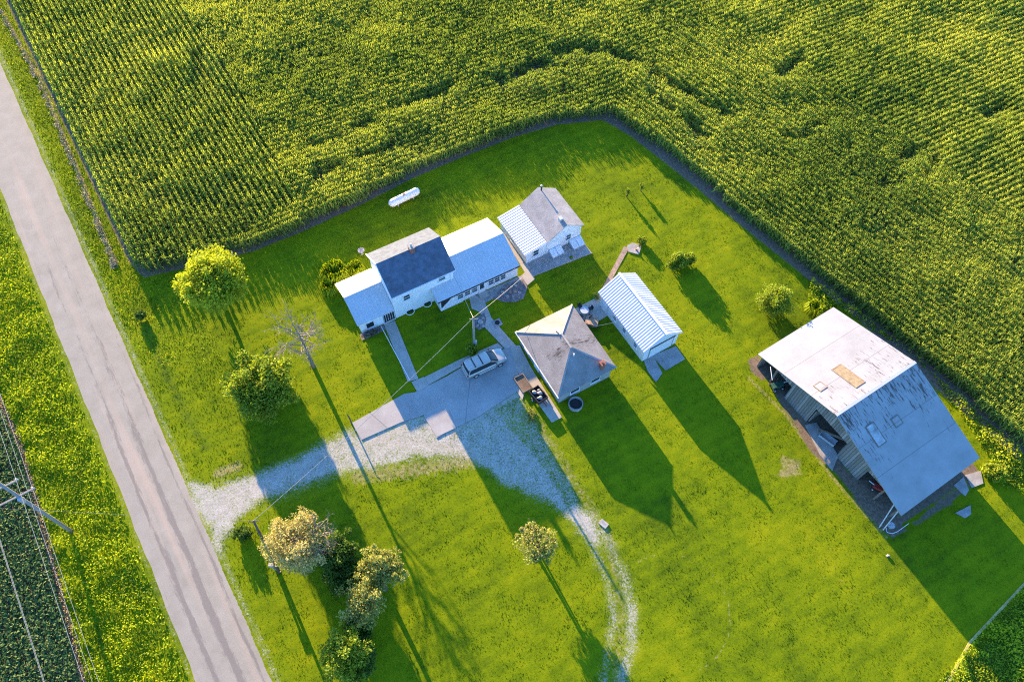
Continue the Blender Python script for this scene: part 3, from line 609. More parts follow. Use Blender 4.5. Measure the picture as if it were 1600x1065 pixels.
# front porch: flat panel, the recess shade painted near-black, with slats over it
po = MB().box(2.8, 4.2, -.03, .02, .15, 1.85).build('porch_shade_panel', 'dark', hh)
m = MB()
for i in range(6): m.box(2.84+i*.262, 2.87+i*.262, -.10, -.035, .15, 1.85)
m.box(2.72, 4.22, -.11, -.035, 1.85, 1.93); m.box(2.72, 4.22, -.11, -.035, .07, .15); m.build('porch_slats', 'trim', po)
window(hh, (6.0, -.02, 3.35), EX, EZ, .8, .9); window(hh, (10.5, -.02, 4.05), EX, EZ, .85, .8)
for x in (6.1, 8.35):
    m = MB(); m.tube([(x+.5*math.cos(a), -.05-.42*math.sin(a), .12) for a in np.linspace(0, math.pi, 9)], .05, 6); wl = m.build('window_well', 'trim', hh)
    MB().box(x-.4, x+.4, -.04, -.005, .0, .4).build('pane', 'glass', wl)
for x in (11.9, 12.85, 13.8): window(hh, (x, -1.62, 1.3), EX, EZ, .75, .85)
for x in (16.0, 16.8, 17.6): window(hh, (x, -1.62, 1.3), EX, EZ, .68, .9)
dr = MB().box(14.35, 15.15, -1.68, -1.605, .15, 2.0).build('door', 'trim', hh)
MB().box(14.5, 15.0, -1.70, -1.682, .9, 1.8).build('pane', 'glass', dr); MB().blob((15.05, -1.72, 1.0), .04).build('handle', 'grey_metal', dr)
MB().box(14.2, 15.3, -2.5, -1.62, -.05, .16).build('step', 'concrete', hh)
MB().add([(9.45, -1.64, 1.95), (11.0, -1.64, 1.95), (9.45, -1.64, .5)], [(0, 2, 1)]).add([(9.45, -1.60, 1.95), (11.0, -1.60, 1.95), (9.45, -1.60, .5)], [(0, 1, 2)]).build('entry_shade_panel', 'dark', hh)  # flat triangle on the wall, shade of the entry painted near-black
MB().box(9.3, 12.2, -1.72, -1.61, .05, .22).build('sill_board', 'trim', hh)
MB().tube([(11.6, -.4, 4.8), (11.6, -.08, 4.6), (11.6, -.08, 2.8)], .05, 6).build('downpipe', 'trim', hh)
# porch step rails of the front walk
for a, b in (((596, 512), (640, 594)),):
    t_ = thing('handrail', 'long low pale rail beside the narrow front walk', 'rail', at(*a)); p, q = at(*a), at(*b); d = q-p
    MB().tube([(0, 0, .35), (d[0], d[1], .35)], .045, 6).build('rail', 'trim', t_)
    for k in range(7): f = k/6; MB().tube([(d[0]*f, d[1]*f, -.1), (d[0]*f, d[1]*f, .33)], .03, 6).build('post', 'trim', t_)
# ---- wash house
wp = at(780, 336, 2.6); wh = thing('wash_house', 'small white outbuilding with grey shingle gable and ribbed lean-to right of the farmhouse', 'outbuilding', (wp[0], wp[1], 0), -58)
gable_x(MB(), .25, 6.35, 2.95, 7.85, 2.75, 4.4, yr=5.45).build('wall', 'white', wh)
MB().add([(.25, .1, -.2), (6.3, .1, -.2), (6.3, 2.94, -.2), (.25, 2.94, -.2), (.25, .1, 2.2), (6.3, .1, 2.2), (6.3, 2.94, 2.6), (.25, 2.94, 2.6)],
    [(0, 3, 2, 1), (4, 5, 6, 7), (0, 1, 5, 4), (1, 2, 6, 5), (2, 3, 7, 6), (3, 0, 4, 7)]).build('wall', 'white', wh)
m = MB(); slope(m, (0, 2.85, 2.8), (6.6, 2.85, 2.8), (6.6, 5.45, 4.55), (0, 5.45, 4.55)); slope(m, (6.6, 8.1, 2.8), (0, 8.1, 2.8), (0, 5.455, 4.55), (6.6, 5.455, 4.55)); m.build('roof', 'shingle', wh)
m = MB(); e = [(0, -.3, 2.3), (6.6, -.3, 2.3), (6.6, 2.8, 2.82), (0, 2.8, 2.82)]; slope(m, *e, .08); ribs(m, *e, .38, .02, .08); m.build('lean_to_roof', 'shedmetal', wh)
pf = MB().tube([(.55, 5.6, 4.3), (.55, 5.6, 5.3)], .1).build('flue', 'black', wh); MB().tube([(.55, 5.6, 5.3), (.55, 5.6, 5.42)], [.16, .05]).build('flue_cap', 'grey_metal', pf)
MB().box(5.2, 5.7, 5.05, 5.5, 4.25, 4.75).build('roof_vent', 'grey_metal', wh)
window(wh, (6.32, 1.4, 1.5), EY, EZ, .8, 1.0); window(wh, (6.37, 6.0, 1.6), EY, EZ, .7, 1.0)
window(wh, (3.2, .08, 1.3), (1, 0, 0), EZ, .6, .8)
for y, x1 in ((4.1, 7.4), (7.0, 7.6)):
    hb = MB().add([(6.36, y-.85, 0), (x1, y-.85, 0), (x1, y+.85, 0), (6.36, y+.85, 0), (6.36, y-.85, .75), (x1, y-.85, .3), (x1, y+.85, .3), (6.36, y+.85, .75)],
        [(0, 3, 2, 1), (4, 5, 6, 7), (0, 1, 5, 4), (1, 2, 6, 5), (2, 3, 7, 6), (3, 0, 4, 7)]).build('cellar_hatch', 'grey_metal', wh)
    m = MB()
    for s_ in (-1, 1): m.add([(6.42, y+s_*.43-.38, .76), (x1-.04, y+s_*.43-.38, .36), (x1-.04, y+s_*.43+.38, .36), (6.42, y+s_*.43+.38, .76), (6.42, y+s_*.43-.38, .72), (x1-.04, y+s_*.43-.38, .30), (x1-.04, y+s_*.43+.38, .30), (6.42, y+s_*.43+.38, .72)], [(0, 1, 2, 3), (0, 4, 5, 1), (1, 5, 6, 2), (2, 6, 7, 3), (3, 7, 4, 0)])
    m.build('hatch_door', 'trim', hb)
# ---- hip roofed garage / cottage
pp = at(806, 518, 2.6); hg = thing('hip_roof_cottage', 'square block cottage under a stained grey hip roof with brick chimney', 'outbuilding', (pp[0], pp[1], 0), -59)
MB().box(.35, 8.9, .4, 7.05, -.2, 2.5).build('wall', 'block', hg)
m = MB(); z = 2.6; A, B_, Cc, D = (0, 0, z), (9.25, 0, z), (9.25, 7.4, z), (0, 7.4, z); R0, R1 = (3.6, 3.65, 4.55), (5.6, 3.65, 4.55)
m.add([A, B_, Cc, D, R0, R1, (0, 0, z-.14), (9.25, 0, z-.14), (9.25, 7.4, z-.14), (0, 7.4, z-.14)], [(0, 1, 5, 4), (1, 2, 5), (2, 3, 4, 5), (3, 0, 4), (9, 8, 7, 6), (0, 6, 7, 1), (1, 7, 8, 2), (2, 8, 9, 3), (3, 9, 6, 0)]); m.build('roof', 'hipshingle', hg)
m = MB()
for a, b in ((A, R0), (D, R0), (B_, R1), (Cc, R1), (R0, R1)):
    a, b = Vector(a), Vector(b); d = (b-a).normalized(); s_ = d.cross(Vector(EZ)).normalized(); m.obox((a+b)/2+Vector((0, 0, .01)), (d, s_, d.cross(s_)), (b-a).length/2, .1, .025)
m.build('hip_cap', 'oldconcrete', hg)
MB().box(-.05, 9.3, -.12, -.01, 2.42, 2.55).build('gutter', 'trim', hg)
ck = MB().box(8.35, 8.85, 5.6, 6.1, 2.7, 3.9).build('chimney', 'brick', hg); MB().box(8.3, 8.9, 5.55, 6.15, 3.9, 3.98).build('chimney_cap', 'brick', ck); MB().tube([(8.6, 5.85, 3.98), (8.6, 5.85, 4.2)], .13).build('chimney_pot', 'brick', ck)
MB().tube([(2.9, 3.4, 4.2), (2.9, 3.4, 4.62)], .09).build('roof_vent', 'trim', hg); MB().tube([(6.4, 3.5, 4.2), (6.4, 3.5, 4.6)], .09).build('roof_vent', 'trim', hg)
for y in (2.35, 5.0): window(hg, (8.92, y, 1.35), EY, EZ, 1.15, .8, sash=False)
window(hg, (2.0, .38, 1.5), EX, EZ, .8, .9); window(hg, (6.0, .38, 1.5), EX, EZ, .8, .9)
gd = MB().box(3.6, 4.5, .33, .395, .08, 2.05).build('door', 'trim', hg); MB().blob((4.38, .3, 1.0), .04).build('handle', 'grey_metal', gd)
MB().tube([(4.6, -.06, 2.45), (4.6, .3, 2.2), (4.6, .33, .1)], .05, 6).build('downpipe', 'trim', hg)
# ---- white shed with ribbed metal roof
pp = at(935, 457, 2.6); sh = thing('metal_roof_shed', 'white shed with a bright ribbed metal gable roof beside the patio', 'shed', (pp[0], pp[1], 0), -58)
gable_x(MB(), .3, 8.95, .3, 5.0, 2.4, 4.25, yr=2.65).build('wall', 'white', sh)
m = MB()
for e in ([(-.1, 0, 2.6), (9.2, 0, 2.6), (9.2, 2.65, 4.5), (-.1, 2.65, 4.5)], [(-.1, 5.3, 2.6), (9.2, 5.3, 2.6), (9.2, 2.655, 4.5), (-.1, 2.655, 4.5)]):
    slope(m, *(e if e[0][1] == 0 else [e[1], e[0], e[3], e[2]]), .08); ribs(m, *e, .34, .02, .07)
m.build('roof', 'shedmetal', sh); MB().obox((4.55, 2.65, 4.57), (EX, EY, EZ), 4.68, .16, .02).build('ridge_cap', 'trim', sh)
for x in (3.3, 5.2, 7.4): window(sh, (x, .28, 1.45), EX, EZ, .6, .75)
dd1 = MB().box(.8, 1.7, .22, .295, .05, 2.05).build('door', 'trim', sh); MB().blob((1.6, .2, 1.0), .04).build('handle', 'grey_metal', dd1)
bigd = MB().box(8.955, 9.0, 1.1, 4.3, .05, 2.3).build('sliding_door', 'trim', sh); MB().box(8.96, 9.06, .9, 4.5, 2.3, 2.38).build('door_rail', 'black', bigd); MB().box(8.97, 9.04, 4.3, 4.36, .05, 2.3).build('door_frame', 'oldconcrete', bigd); MB().box(8.97, 9.04, 1.04, 1.1, .05, 2.3).build('door_frame', 'oldconcrete', bigd)
# ---- barn : X across the two slopes, Y along the ridge
p0 = at(1184, 553, 3.1); p1 = at(1408.5, 805.5, 3.1); p3 = at(1304, 485.5, 3.1); p2 = at(1539, 719, 3.1)
bd = math.degrees(math.atan2(p1[1]-p0[1], p1[0]-p0[0])); BW = float(np.hypot(*(p1-p0)[:2])); BL = float((np.hypot(*(p3-p0)[:2])+np.hypot(*(p2-p1)[:2]))/2)
bn = thing('barn', 'huge open-sided barn with flaking white metal roof and weathered board walls', 'barn', (p0[0], p0[1], 0), bd)
XR, HE, HR = 10.45, 3.1, 6.55
def rz(x): return HE+(HR-HE)*(x/XR if x < XR else (BW-x)/(BW-XR))
m = MB(); slope(m, (0, BL, HE), (0, 0, HE), (XR, 0, HR), (XR, BL, HR), .1); slope(m, (BW, 0, HE), (BW, BL, HE), (XR+.005, BL, HR), (XR+.005, 0, HR), .1); br = m.build('roof', 'barnroof', bn)
MB().box(XR-.16, XR+.16, 0, BL, HR-.01, HR+.035).build('ridge_cap', 'metalroof', br)
def onroof(x, y, w_, l_, name, mat_, frame=True):
    s_ = (HR-HE)/XR if x < XR else -(HR-HE)/(BW-XR); ax = Vector((1, 0, s_)).normalized(); nn = ax.cross(Vector(EY)).normalized()
    c_ = Vector((x, y, rz(x)))+nn*.03; o = MB().obox(c_, (ax, EY, nn), w_/2, l_/2, .02).build(name, mat_, br)
    if frame:
        m = MB()
        for k in (-1, 1): m.obox(c_+ax*k*w_/2, (ax, EY, nn), .045, l_/2+.045, .035); m.obox(c_+Vector(EY)*k*l_/2, (ax, EY, nn), w_/2-.045, .045, .034)
        m.build('frame', 'wood', o)
M['tin'] = simple('rusty_tin', (.21, .165, .105), .7, .35, 3); M['tin2'] = simple('dull_blue_tin', (.38, .40, .40), .6, .5, 1.5)
def bl(u, v, z):
    q = at(u, v, z)-p0; a = math.radians(bd); return q[0]*math.cos(a)+q[1]*math.sin(a), -q[0]*math.sin(a)+q[1]*math.cos(a)
x, y = bl(1328, 584, 6.1); onroof(x, y, 3.2, 1.25, 'roof_patch', 'tin')
x, y = bl(1279, 607, 4.9); onroof(x, y, .95, .95, 'roof_hatch', 'barnroof')
x, y = bl(1369, 678, 5.5); onroof(x, y, 2.3, 1.1, 'roof_patch', 'tin2')
x, y = bl(1402, 657, 5.5); onroof(x, y, .95, .95, 'roof_hatch', 'barnroof')
# gable wall towards the lawn, with three bays
Y0 = .75
def wallseg(m, x0, x1, z0, z1f, y=Y0):
    xs = [x0]+([XR] if x0 < XR < x1 else [])+[x1]
    for a, b in zip(xs[:-1], xs[1:]):
        za, zb = (z1f(a), z1f(b)); m.add([(a, y, z0), (b, y, z0), (b, y, zb), (a, y, za), (a, y+.1, z0), (b, y+.1, z0), (b, y+.1, zb), (a, y+.1, za)],
            [(0, 1, 2, 3), (7, 6, 5, 4), (0, 4, 5, 1), (1, 5, 6, 2), (2, 6, 7, 3), (3, 7, 4, 0)])
ro = lambda x: rz(x)-.12
m = MB(); wallseg(m, 4.9, 8.4, -.1, ro); wallseg(m, 8.4, 13.1, 3.3, ro); wallseg(m, 13.1, 16.3, -.1, ro); wallseg(m, .4, 4.9, 2.6, ro); wallseg(m, 16.3, BW-.5, 2.75, ro); m.build('gable_wall', 'board', bn)
m = MB(); m.box(.4, .5, Y0+.1, BL-.5, -.1, 3.05); m.build('side_wall', 'board', bn)
m = MB(); wallseg(m, .4, BW-.4, -.1, ro, BL-.6); m.build('back_wall', 'board', bn)
MB().box(BW-.6, BW-.5, 2.0, BL-.7, -.1, 3.0).build('side_wall', 'board', bn)
for x, y in ((.45, Y0), (2.6, Y0), (BW-.55, Y0), (18.7, Y0), (8.4, 5), (13.1, 5), (8.4, 8.5), (13.1, 8.5), (4.9, 5)): MB().box(x-.1, x+.1, y-.1, y+.1, -.2, rz(x)-.15).build('post', 'wood', bn)
for a, b, nm in (((BW-.6, .6, 2.9), (BW+.1, -.9, .1), 'brace'), ((BW-1.3, .6, 2.9), (BW-.3, -1.0, .05), 'brace'), ((1.8, .5, 2.5), (3.1, -.3, 2.3), 'brace')): MB().tube([a, b], .06, 6).build(nm, 'grey_metal', bn)
m = MB(); m.box(8.45, 8.6, 1, 8, -.1, 2.6); m.box(12.9, 13.05, 1.2, 8, -.1, 2.6); m.build('stall_wall', 'board', bn)
def bw(x, y, z=0): a = math.radians(bd); return (p0[0]+x*math.cos(a)-y*math.sin(a), p0[1]+x*math.sin(a)+y*math.cos(a), z)
# leaning boards and a gate lying in the middle bay
t_ = thing('leaning_plank', 'long grey plank leaning inside the middle bay of the barn', 'plank', bw(9.6, .9), bd); MB().obox((1.4, .5, 1.0), (Vector((1, .25, .55)).normalized(), Vector((-.25, 1, 0)).normalized(), EZ), 1.6, .12, .03).build('board', 'deadbark', t_)
t_ = thing('feed_trough', 'grey metal trough on the barn slab in the middle bay', 'trough', bw(11.2, 1.2), bd+15)
MB().box(-.9, .9, -.35, .35, .18, .24).box(-.9, .9, -.38, -.33, .18, .55).box(-.9, .9, .33, .38, .18, .55).box(-.94, -.89, -.38, .38, .18, .55).box(.89, .94, -.38, .38, .18, .55).build('basin', 'grey_metal', t_)
for x in (-.7, .7): MB().box(x-.04, x+.04, -.3, .3, -.05, .18).build('leg', 'wood', t_)
def machine(name, label, loc, deg, mat_, k):
    t_ = thing(name, label, 'machine', loc, deg); MB().box(-.6*k, .6*k, -.3*k, .3*k, .35*k, .8*k).build('body', mat_, t_, bevel=.05)
    MB().tube([(.5*k, 0, .7*k), (1.3*k, 0, 1.0*k)], .05).build('handle', 'trim', t_)
    for x in (-.4*k, .45*k):
        for y in (-.38*k, .38*k):
            wl = MB().tube([(x, y-.07, .28*k), (x, y+.07, .28*k)], .28*k, 12).build('wheel', 'black', t_); MB().tube([(x, y-.09, .28*k), (x, y+.09, .28*k)], .1*k, 8).build('hub', 'trim', wl)
machine('garden_tiller', 'red wheeled tiller at the right-hand open bay of the barn', (at(1372, 762, .4)[0], at(1372, 762, .4)[1], 0), 150, 'red', .9)
machine('lawn_cart', 'dark green wheeled machine in the left open bay of the barn', (at(1214, 603, .4)[0], at(1214, 603, .4)[1], 0), 20, simple('green_paint', (.03, .10, .07), .5), 1.1)
t_ = thing('bucket', 'round pale bucket by the corner brace of the barn', 'bucket', at(1391, 822)); MB().tube([(0, 0, 0), (0, 0, .4)], [.26, .34], 14).build('pail', 'grey_metal', t_); MB().tube([(.3*math.cos(a), 0, .4+.25*math.sin(a)) for a in np.linspace(0, math.pi, 8)], .015, 5).build('handle', 'black', t_)
t_ = thing('garden_hose', 'pale hose curled on the ground at the barn corner', 'hose', at(1388, 834)); c0 = at(1388, 834)
MB().tube([tuple((at(u, v, .05)-c0)[:2])+(.05,) for u, v in ((1384, 822), (1386, 831), (1394, 833), (1402, 830), (1412, 823), (1420, 817))], .035, 6).build('tube', 'trim', t_)
# ------------------------------------------------------------------ minivan
va = at(757, 571); vp0, vp1 = at(727, 586), at(787, 558)
van = thing('minivan', 'champagne minivan parked on the paved drive beside the side walk', 'minivan', (va[0], va[1], .075), math.degrees(math.atan2(vp1[1]-vp0[1], vp1[0]-vp0[0])))
def loft(secs, name, mat_, par, smooth=True):
    """secs: list of (x, [(y, z)...]) half profiles mirrored in y"""
    m = MB(); n = None
    for x, pr in secs:
        ring = [(x, y, z) for y, z in pr]+[(x, -y, z) for y, z in reversed(pr)]; n = len(ring); m.v += ring
    for i in range(len(secs)-1):
        for j in range(n): a = i*n+j; b = i*n+(j+1) % n; m.f.append((a, b, b+n, a+n))
    m.f.append(tuple(range(n))[::-1]); m.f.append(tuple(range((len(secs)-1)*n, len(secs)*n))); o = m.build(name, mat_, par, smooth=smooth)
    s_ = o.modifiers.new('s', 'SUBSURF'); s_.levels = 1; s_.render_levels = 2; return o
def lo(w_, zt): return [(w_*.93, .28), (w_, .5), (w_, zt-.12), (w_*.93, zt)]
body = loft([(-2.5, lo(.78, .85)), (-2.45, lo(.9, 1.05)), (-2.2, lo(.95, 1.08)), (-1, lo(.97, 1.08)), (.6, lo(.97, 1.06)), (1.25, lo(.96, 1.04)), (1.9, lo(.93, .93)), (2.35, lo(.83, .80)), (2.5, lo(.68, .66))], 'body', 'paint', van)
def up(w0, w1, zt): return [(w0, 1.0), (w0, 1.08), (w1, zt-.05), (w1*.8, zt)]
loft([(-2.38, up(.86, .80, 1.15)), (-2.2, up(.88, .70, 1.66)), (-1.9, up(.89, .70, 1.74)), (-.4, up(.9, .71, 1.77)), (.45, up(.9, .70, 1.73)), (.95, up(.88, .74, 1.42)), (1.5, up(.84, .78, 1.06))], 'cabin_windows', 'glass', van)
rf = loft([(-2.28, [(.66, 1.62), (.7, 1.64), (.7, 1.68), (.6, 1.70)]), (-2.0, [(.7, 1.70), (.74, 1.72), (.74, 1.77), (.6, 1.79)]), (-.4, [(.7, 1.73), (.75, 1.75), (.75, 1.80), (.6, 1.825)]), (.4, [(.69, 1.69), (.73, 1.72), (.73, 1.76), (.6, 1.785)]), (.55, [(.66, 1.64), (.7, 1.66), (.7, 1.71), (.6, 1.73)])], 'roof', 'paint', van)
for x in (-1.35, -.45): MB().box(x-.06, x+.06, -.66, .66, 1.82, 1.85).build('roof_bar', 'black', rf)
for y in (-.7, .7): MB().box(-2.0, .3, y-.025, y+.025, 1.81, 1.85).build('roof_rail', 'paint', rf)
for s_ in (-1, 1):
    for x0, z0, x1, z1, y0, y1 in ((1.42, 1.08, .5, 1.72, .85, .71), (-2.36, 1.08, -2.1, 1.70, .88, .72)): MB().tube([(x0, s_*y0, z0), (x1, s_*y1, z1)], .05, 6).build('pillar', 'paint', van)
    MB().box(-1.1, .9, s_*.98-.015, s_*.98+.015, .42, .50).build('side_trim', 'trim', van)
    MB().blob((1.05, s_*1.05, 1.12), .12, 8, (.6, 1, .8), 0).build('wing_mirror', 'black', van)
    MB().blob((2.36, s_*.62, .70), .16, 8, (.7, 1.2, .6), 0).build('headlight', 'plastic', van); MB().box(-2.5, -2.42, s_*.8-.09, s_*.8+.09, .75, 1.05).build('taillight', 'red', van)
    for x in (-1.5, 1.55):
        ty = MB().tube([(x, s_*.80, .33), (x, s_*.99, .33)], .33, 18).build('tyre', 'black', van); MB().tube([(x, s_*.9, .33), (x, s_*1.0, .33)], .2, 12).build('rim', 'grey_metal', ty)
MB().box(-2.56, -2.44, -.8, .8, .35, .6).build('bumper', 'paint', van, bevel=.03); MB().box(2.4, 2.53, -.68, .68, .3, .52).build('bumper', 'paint', van, bevel=.03); MB().box(-2.49, -2.46, -.6, .6, 1.12, 1.14).build('rear_spoiler', 'paint', van)
# ------------------------------------------------------------------ propane tank
a, b = at(613, 317, .8), at(650, 299, .8); c0 = (a+b)/2; L = float(np.hypot(*(b-a)[:2]))/2
tk = thing('propane_tank', 'long white gas tank with rounded ends on the shaded lawn behind the farmhouse', 'gas tank', (c0[0], c0[1], 0), math.degrees(math.atan2(b[1]-a[1], b[0]-a[0])))
pr = [(-L-.5, .05), (-L-.42, .28), (-L-.25, .43), (-L, .52), (0, .52), (L, .52), (L+.25, .43), (L+.42, .28), (L+.5, .05)]
MB().tube([(x, 0, .78) for x, r in pr], [r for x, r in pr], 20).build('vessel', 'plastic', tk, smooth=True)
MB().tube([(0, 0, 1.25), (0, 0, 1.5)], [.2, .15], 12).build('valve_dome', 'pinkrock', tk)
for x in (-1.1, 1.1): MB().box(x-.08, x+.08, -.35, .35, -.05, .42).build('leg', 'oldconcrete', tk)
# ------------------------------------------------------------------ poles and wires
def pole(label, base, top, r0_=.17, r1_=.12, mat_='polewood', name='utility_pole'):
    t_ = thing(name, label, 'pole', (base[0], base[1], 0)); d = Vector(top)-Vector((base[0], base[1], 0)); MB().tube([(0, 0, -.3), tuple(d*.5), tuple(d)], [r0_, (r0_+r1_)/2, r1_], 10).build('shaft', mat_, t_, smooth=True); return t_
def wire(p, q, sag, label, r=.022, ext=0, name='overhead_wire'):
    p, q = np.array(p, float), np.array(q, float); t_ = [(tuple(p+(q-p)*f+np.array([0, 0, -sag*4*f*(1-f)])-p)) for f in np.linspace(0, 1, 17)]
    o = MB().tube(t_, r, 5).build(name, 'wire'); o.location = tuple(p); return tag(o, label, 'wire')
A0 = at(112, 830); At = at(-6, 752, 12.5)
pa = pole('tall grey line pole with two crossarms leaning out of the left edge of the photo', A0, At, .2, .13)
dA = (At-A0)/12.5
def pA(h): q = A0+dA*h; return np.array([q[0], q[1], h])
ends = []
for h, l0, l1 in ((9.2, -2.5, 1.5), (11.4, -1.5, 1.3)):
    c0 = pA(h); loc = c0-A0; arm = MB().obox((loc[0]+rn[0]*(l0+l1)/2, loc[1]+rn[1]*(l0+l1)/2, h), ((rn[0], rn[1], 0), (rd[0], rd[1], 0), EZ), (l1-l0)/2, .07, .08).build('crossarm', 'polewood', pa)
    for l in ((l0+.1, l1-.1) if h < 10 else (l0+.1, l1-.1)):
        MB().tube([(loc[0]+rn[0]*l, loc[1]+rn[1]*l, h+.05), (loc[0]+rn[0]*l, loc[1]+rn[1]*l, h+.32)], [.05, .07], 8).build('insulator', 'plastic', arm); ends.append((c0+np.array([rn[0]*l, rn[1]*l, .3]), h))
MB().tube([tuple((pA(9.0)-A0)+np.array([rd[0]*.3, rd[1]*.3, -.6])), tuple((pA(9.0)-A0)+np.array([rd[0]*.3, rd[1]*.3, .2]))], .2, 10).build('transformer', 'grey_metal', pa)
lab = ['line wire on the outer end of the lower crossarm', 'line wire on the road-side end of the lower crossarm', 'line wire on the outer end of the upper crossarm', 'line wire on the road-side end of the upper crossarm']
R3 = np.array([rd[0], rd[1], 0])
for (q, h), lb in zip(ends, lab): wire(q-R3*60, q+R3*60, -.0, lb, .017)
q = pA(7.6)+np.array([rn[0]*.25, rn[1]*.25, 0]); wire(q-R3*60, q+R3*60, 0, 'lowest wire of the pole line, nearest the roadside weeds', .016)
B0 = at(741, 545); Bt = at(739.5, 496, 7.0); pb = pole('grey service pole in the front yard above the round green bush', B0, Bt, .15, .11)
MB().box(.1, .35, -.12, .12, 1.2, 1.9).build('meter_box', 'grey_metal', pb); MB().tube([tuple(Vector(Bt)-Vector((B0[0]+.45, B0[1], .3))), tuple(Vector(Bt)-Vector((B0[0]-.45, B0[1], .3)))], .04, 6).build('crossarm', 'polewood', pb)
C0 = at(437, 895); Ct = at(396, 813, 8.2); pc = pole('dark brown leaning pole at the left of the orange-leaved tree', C0, Ct, .16, .1, 'bark')
Cl = Vector(Ct)-Vector((C0[0], C0[1], 0)); MB().tube([tuple(Cl-Vector((.5, .1, .2))), tuple(Cl+Vector((.5, .1, -.2)))], .05, 6).build('crossarm', 'bark', pc)
mp = thing('meter_post', 'short post with a pale box at the foot of the orange-leaved tree', 'post', at(431, 889)); MB().box(-.09, .09, -.09, .09, -.2, 1.9).build('post', 'polewood', mp); MB().box(-.25, .25, -.15, .15, 1.5, 1.95).build('box', 'rock', mp, bevel=.02)
dpo = thing('drive_post', 'slim dark post at the lawn corner of the paved drive', 'post', at(549, 660)); MB().tube([(0, 0, -.2), (0, 0, 1.25)], [.09, .07], 8).build('post', 'bark', dpo); MB().tube([(0, 0, 1.25), (-.25, .35, 1.6)], [.08, .03], 8).build('arm', 'bark', dpo)
wire(Bt, Ct, .7, 'long pale wire from the yard pole down to the leaning brown pole', .024)
wire(Bt, at(816, 433, 2.6), .15, 'pale wire from the yard pole to the right corner of the farmhouse', .024)
wire(Bt, at(727, 469, 2.2), .1, 'short pale wire from the yard pole to the farmhouse front', .025)
wire(Ct, np.array([RL[0]+rn[0]*-1, 0, 9])*np.array([1, 0, 1])+np.array([0, Ct[1]+.8, 0]), .2, 'pale wire from the leaning brown pole across the drive mouth to the road', .007)
wire(at(962, 503, 2.0), at(926, 510, 2.2), .05, 'thin clothes line between the cottage and the shed', .02, name='clothes_line')
# ------------------------------------------------------------------ trees and bushes
L_ = dict(
 yellow=leafmat('yellow_green_leaves', (.24, .31, .02), (.45, .51, .03), (.60, .62, .06), .5, .5),
 green=leafmat('bright_green_leaves', (.10, .17, .012), (.30, .38, .025), (.55, .56, .07), .42, .5),
 dark=leafmat('dark_green_leaves', (.04, .09, .012), (.10, .18, .02), (.20, .28, .04), .35, .5),
 orange=leafmat('orange_leaves', (.27, .27, .09), (.52, .44, .16), (.68, .60, .28), .3, .35),
 olive=leafmat('olive_leaves', (.17, .20, .04), (.40, .41, .10), (.62, .58, .22), .38, .6))
def crown(c, rx, ry, rz_, n, sz, k, par, mat_, name='crown', seed=1, inner=.45, spread=.30):
    k = int(k*1.7); spread *= .8; n = int(n*1.25); sz *= .9
    g = np.random.default_rng(seed); ce = []
    for i in range(k):
        d = g.normal(size=3); d /= np.linalg.norm(d); d[2] = d[2]*.9+.1; r = (1-inner*g.random()**1.2)*g.uniform(.7, 1.2); ce.append(d*r*np.array([rx, ry, rz_])*.88)
    ce = np.array(ce); w_ = g.uniform(.5, 1.3, k); w_ /= w_.sum(); pick = g.choice(k, n, p=w_); cr_ = g.uniform(.6, 1.25, k)
    d = g.normal(size=(n, 3)); d /= np.linalg.norm(d, axis=1)[:, None]; rr = g.random(n)**.45
    P = np.array(c)+ce[pick]+d*(rr*cr_[pick]*spread*min(rx, rz_))[:, None]; P[:, 2] = np.maximum(P[:, 2], .1)
    u_ = g.random(n) < .38; q_ = g.normal(size=(n, 3)); q_ /= np.linalg.norm(q_, axis=1)[:, None]; q_ *= (g.uniform(.45, .93, n))[:, None]*np.array([rx, ry, rz_])*(.88+.2*np.sin(q_[:, :1]*5+seed)*np.cos(q_[:, 1:2]*4)); P[u_] = (np.array(c)+q_)[u_]; P[:, 2] = np.maximum(P[:, 2], .1)
    V, Fc = cards(n, P, g.uniform(.6, 1.3, n)*sz, 0); va_ = np.repeat(np.clip(.5+g.normal(0, .16, n)+(g.uniform(-.22, .22, k))[pick], 0, 1), 4)
    npmesh(name, V, Fc, mat_, par, {'var': va_}); return ce+np.array(c)
def tree(name, label, cat, u, v, hc, rx, ry, rz_, mat_, n=9000, sz=.17, k=46, bark='bark', r=.22, seed=1, group=None, spread=.3, off=(0, 0), nb=14):
    p = at(u, v, hc); t_ = thing(name, label, cat, (p[0]-off[0], p[1]-off[1], 0), 0, group)
    ce = crown((off[0], off[1], hc), rx, ry, rz_, n, sz, k, t_, mat_, seed=seed, spread=spread); m = MB(); rnd = random.Random(seed)
    fork = Vector((off[0]*.5, off[1]*.5, max(.5, hc-rz_*.75))); m.tube([(0, 0, -.2), tuple(fork*.5+Vector((.05, .04, 0))), tuple(fork), (off[0], off[1], hc)], [r*1.25, r, r*.8, r*.4], 9)
    for i in range(nb):
        e = Vector(ce[i % len(ce)]); s_ = fork.lerp(Vector((off[0], off[1], hc)), rnd.random()); mid = s_.lerp(e, .5)+Vector((rnd.uniform(-.2, .2), rnd.uniform(-.2, .2), .15))
        m.tube([tuple(s_), tuple(mid), tuple(e)], [r*.38, r*.22, r*.08], 5, False)
    m.build('trunk', bark, t_); return t_
tree('maple_tree', 'bright yellow-green tree beside the corner of the corn field', 'tree', 329, 440, 4.6, 4.1, 4.1, 3.4, L_['yellow'], 24000, .17, 90, seed=3)
tree('maple_tree', 'full green tree on the lawn between the road and the bare tree', 'tree', 410, 606, 3.9, 3.7, 3.7, 3.6, L_['green'], 20000, .17, 64, seed=5)
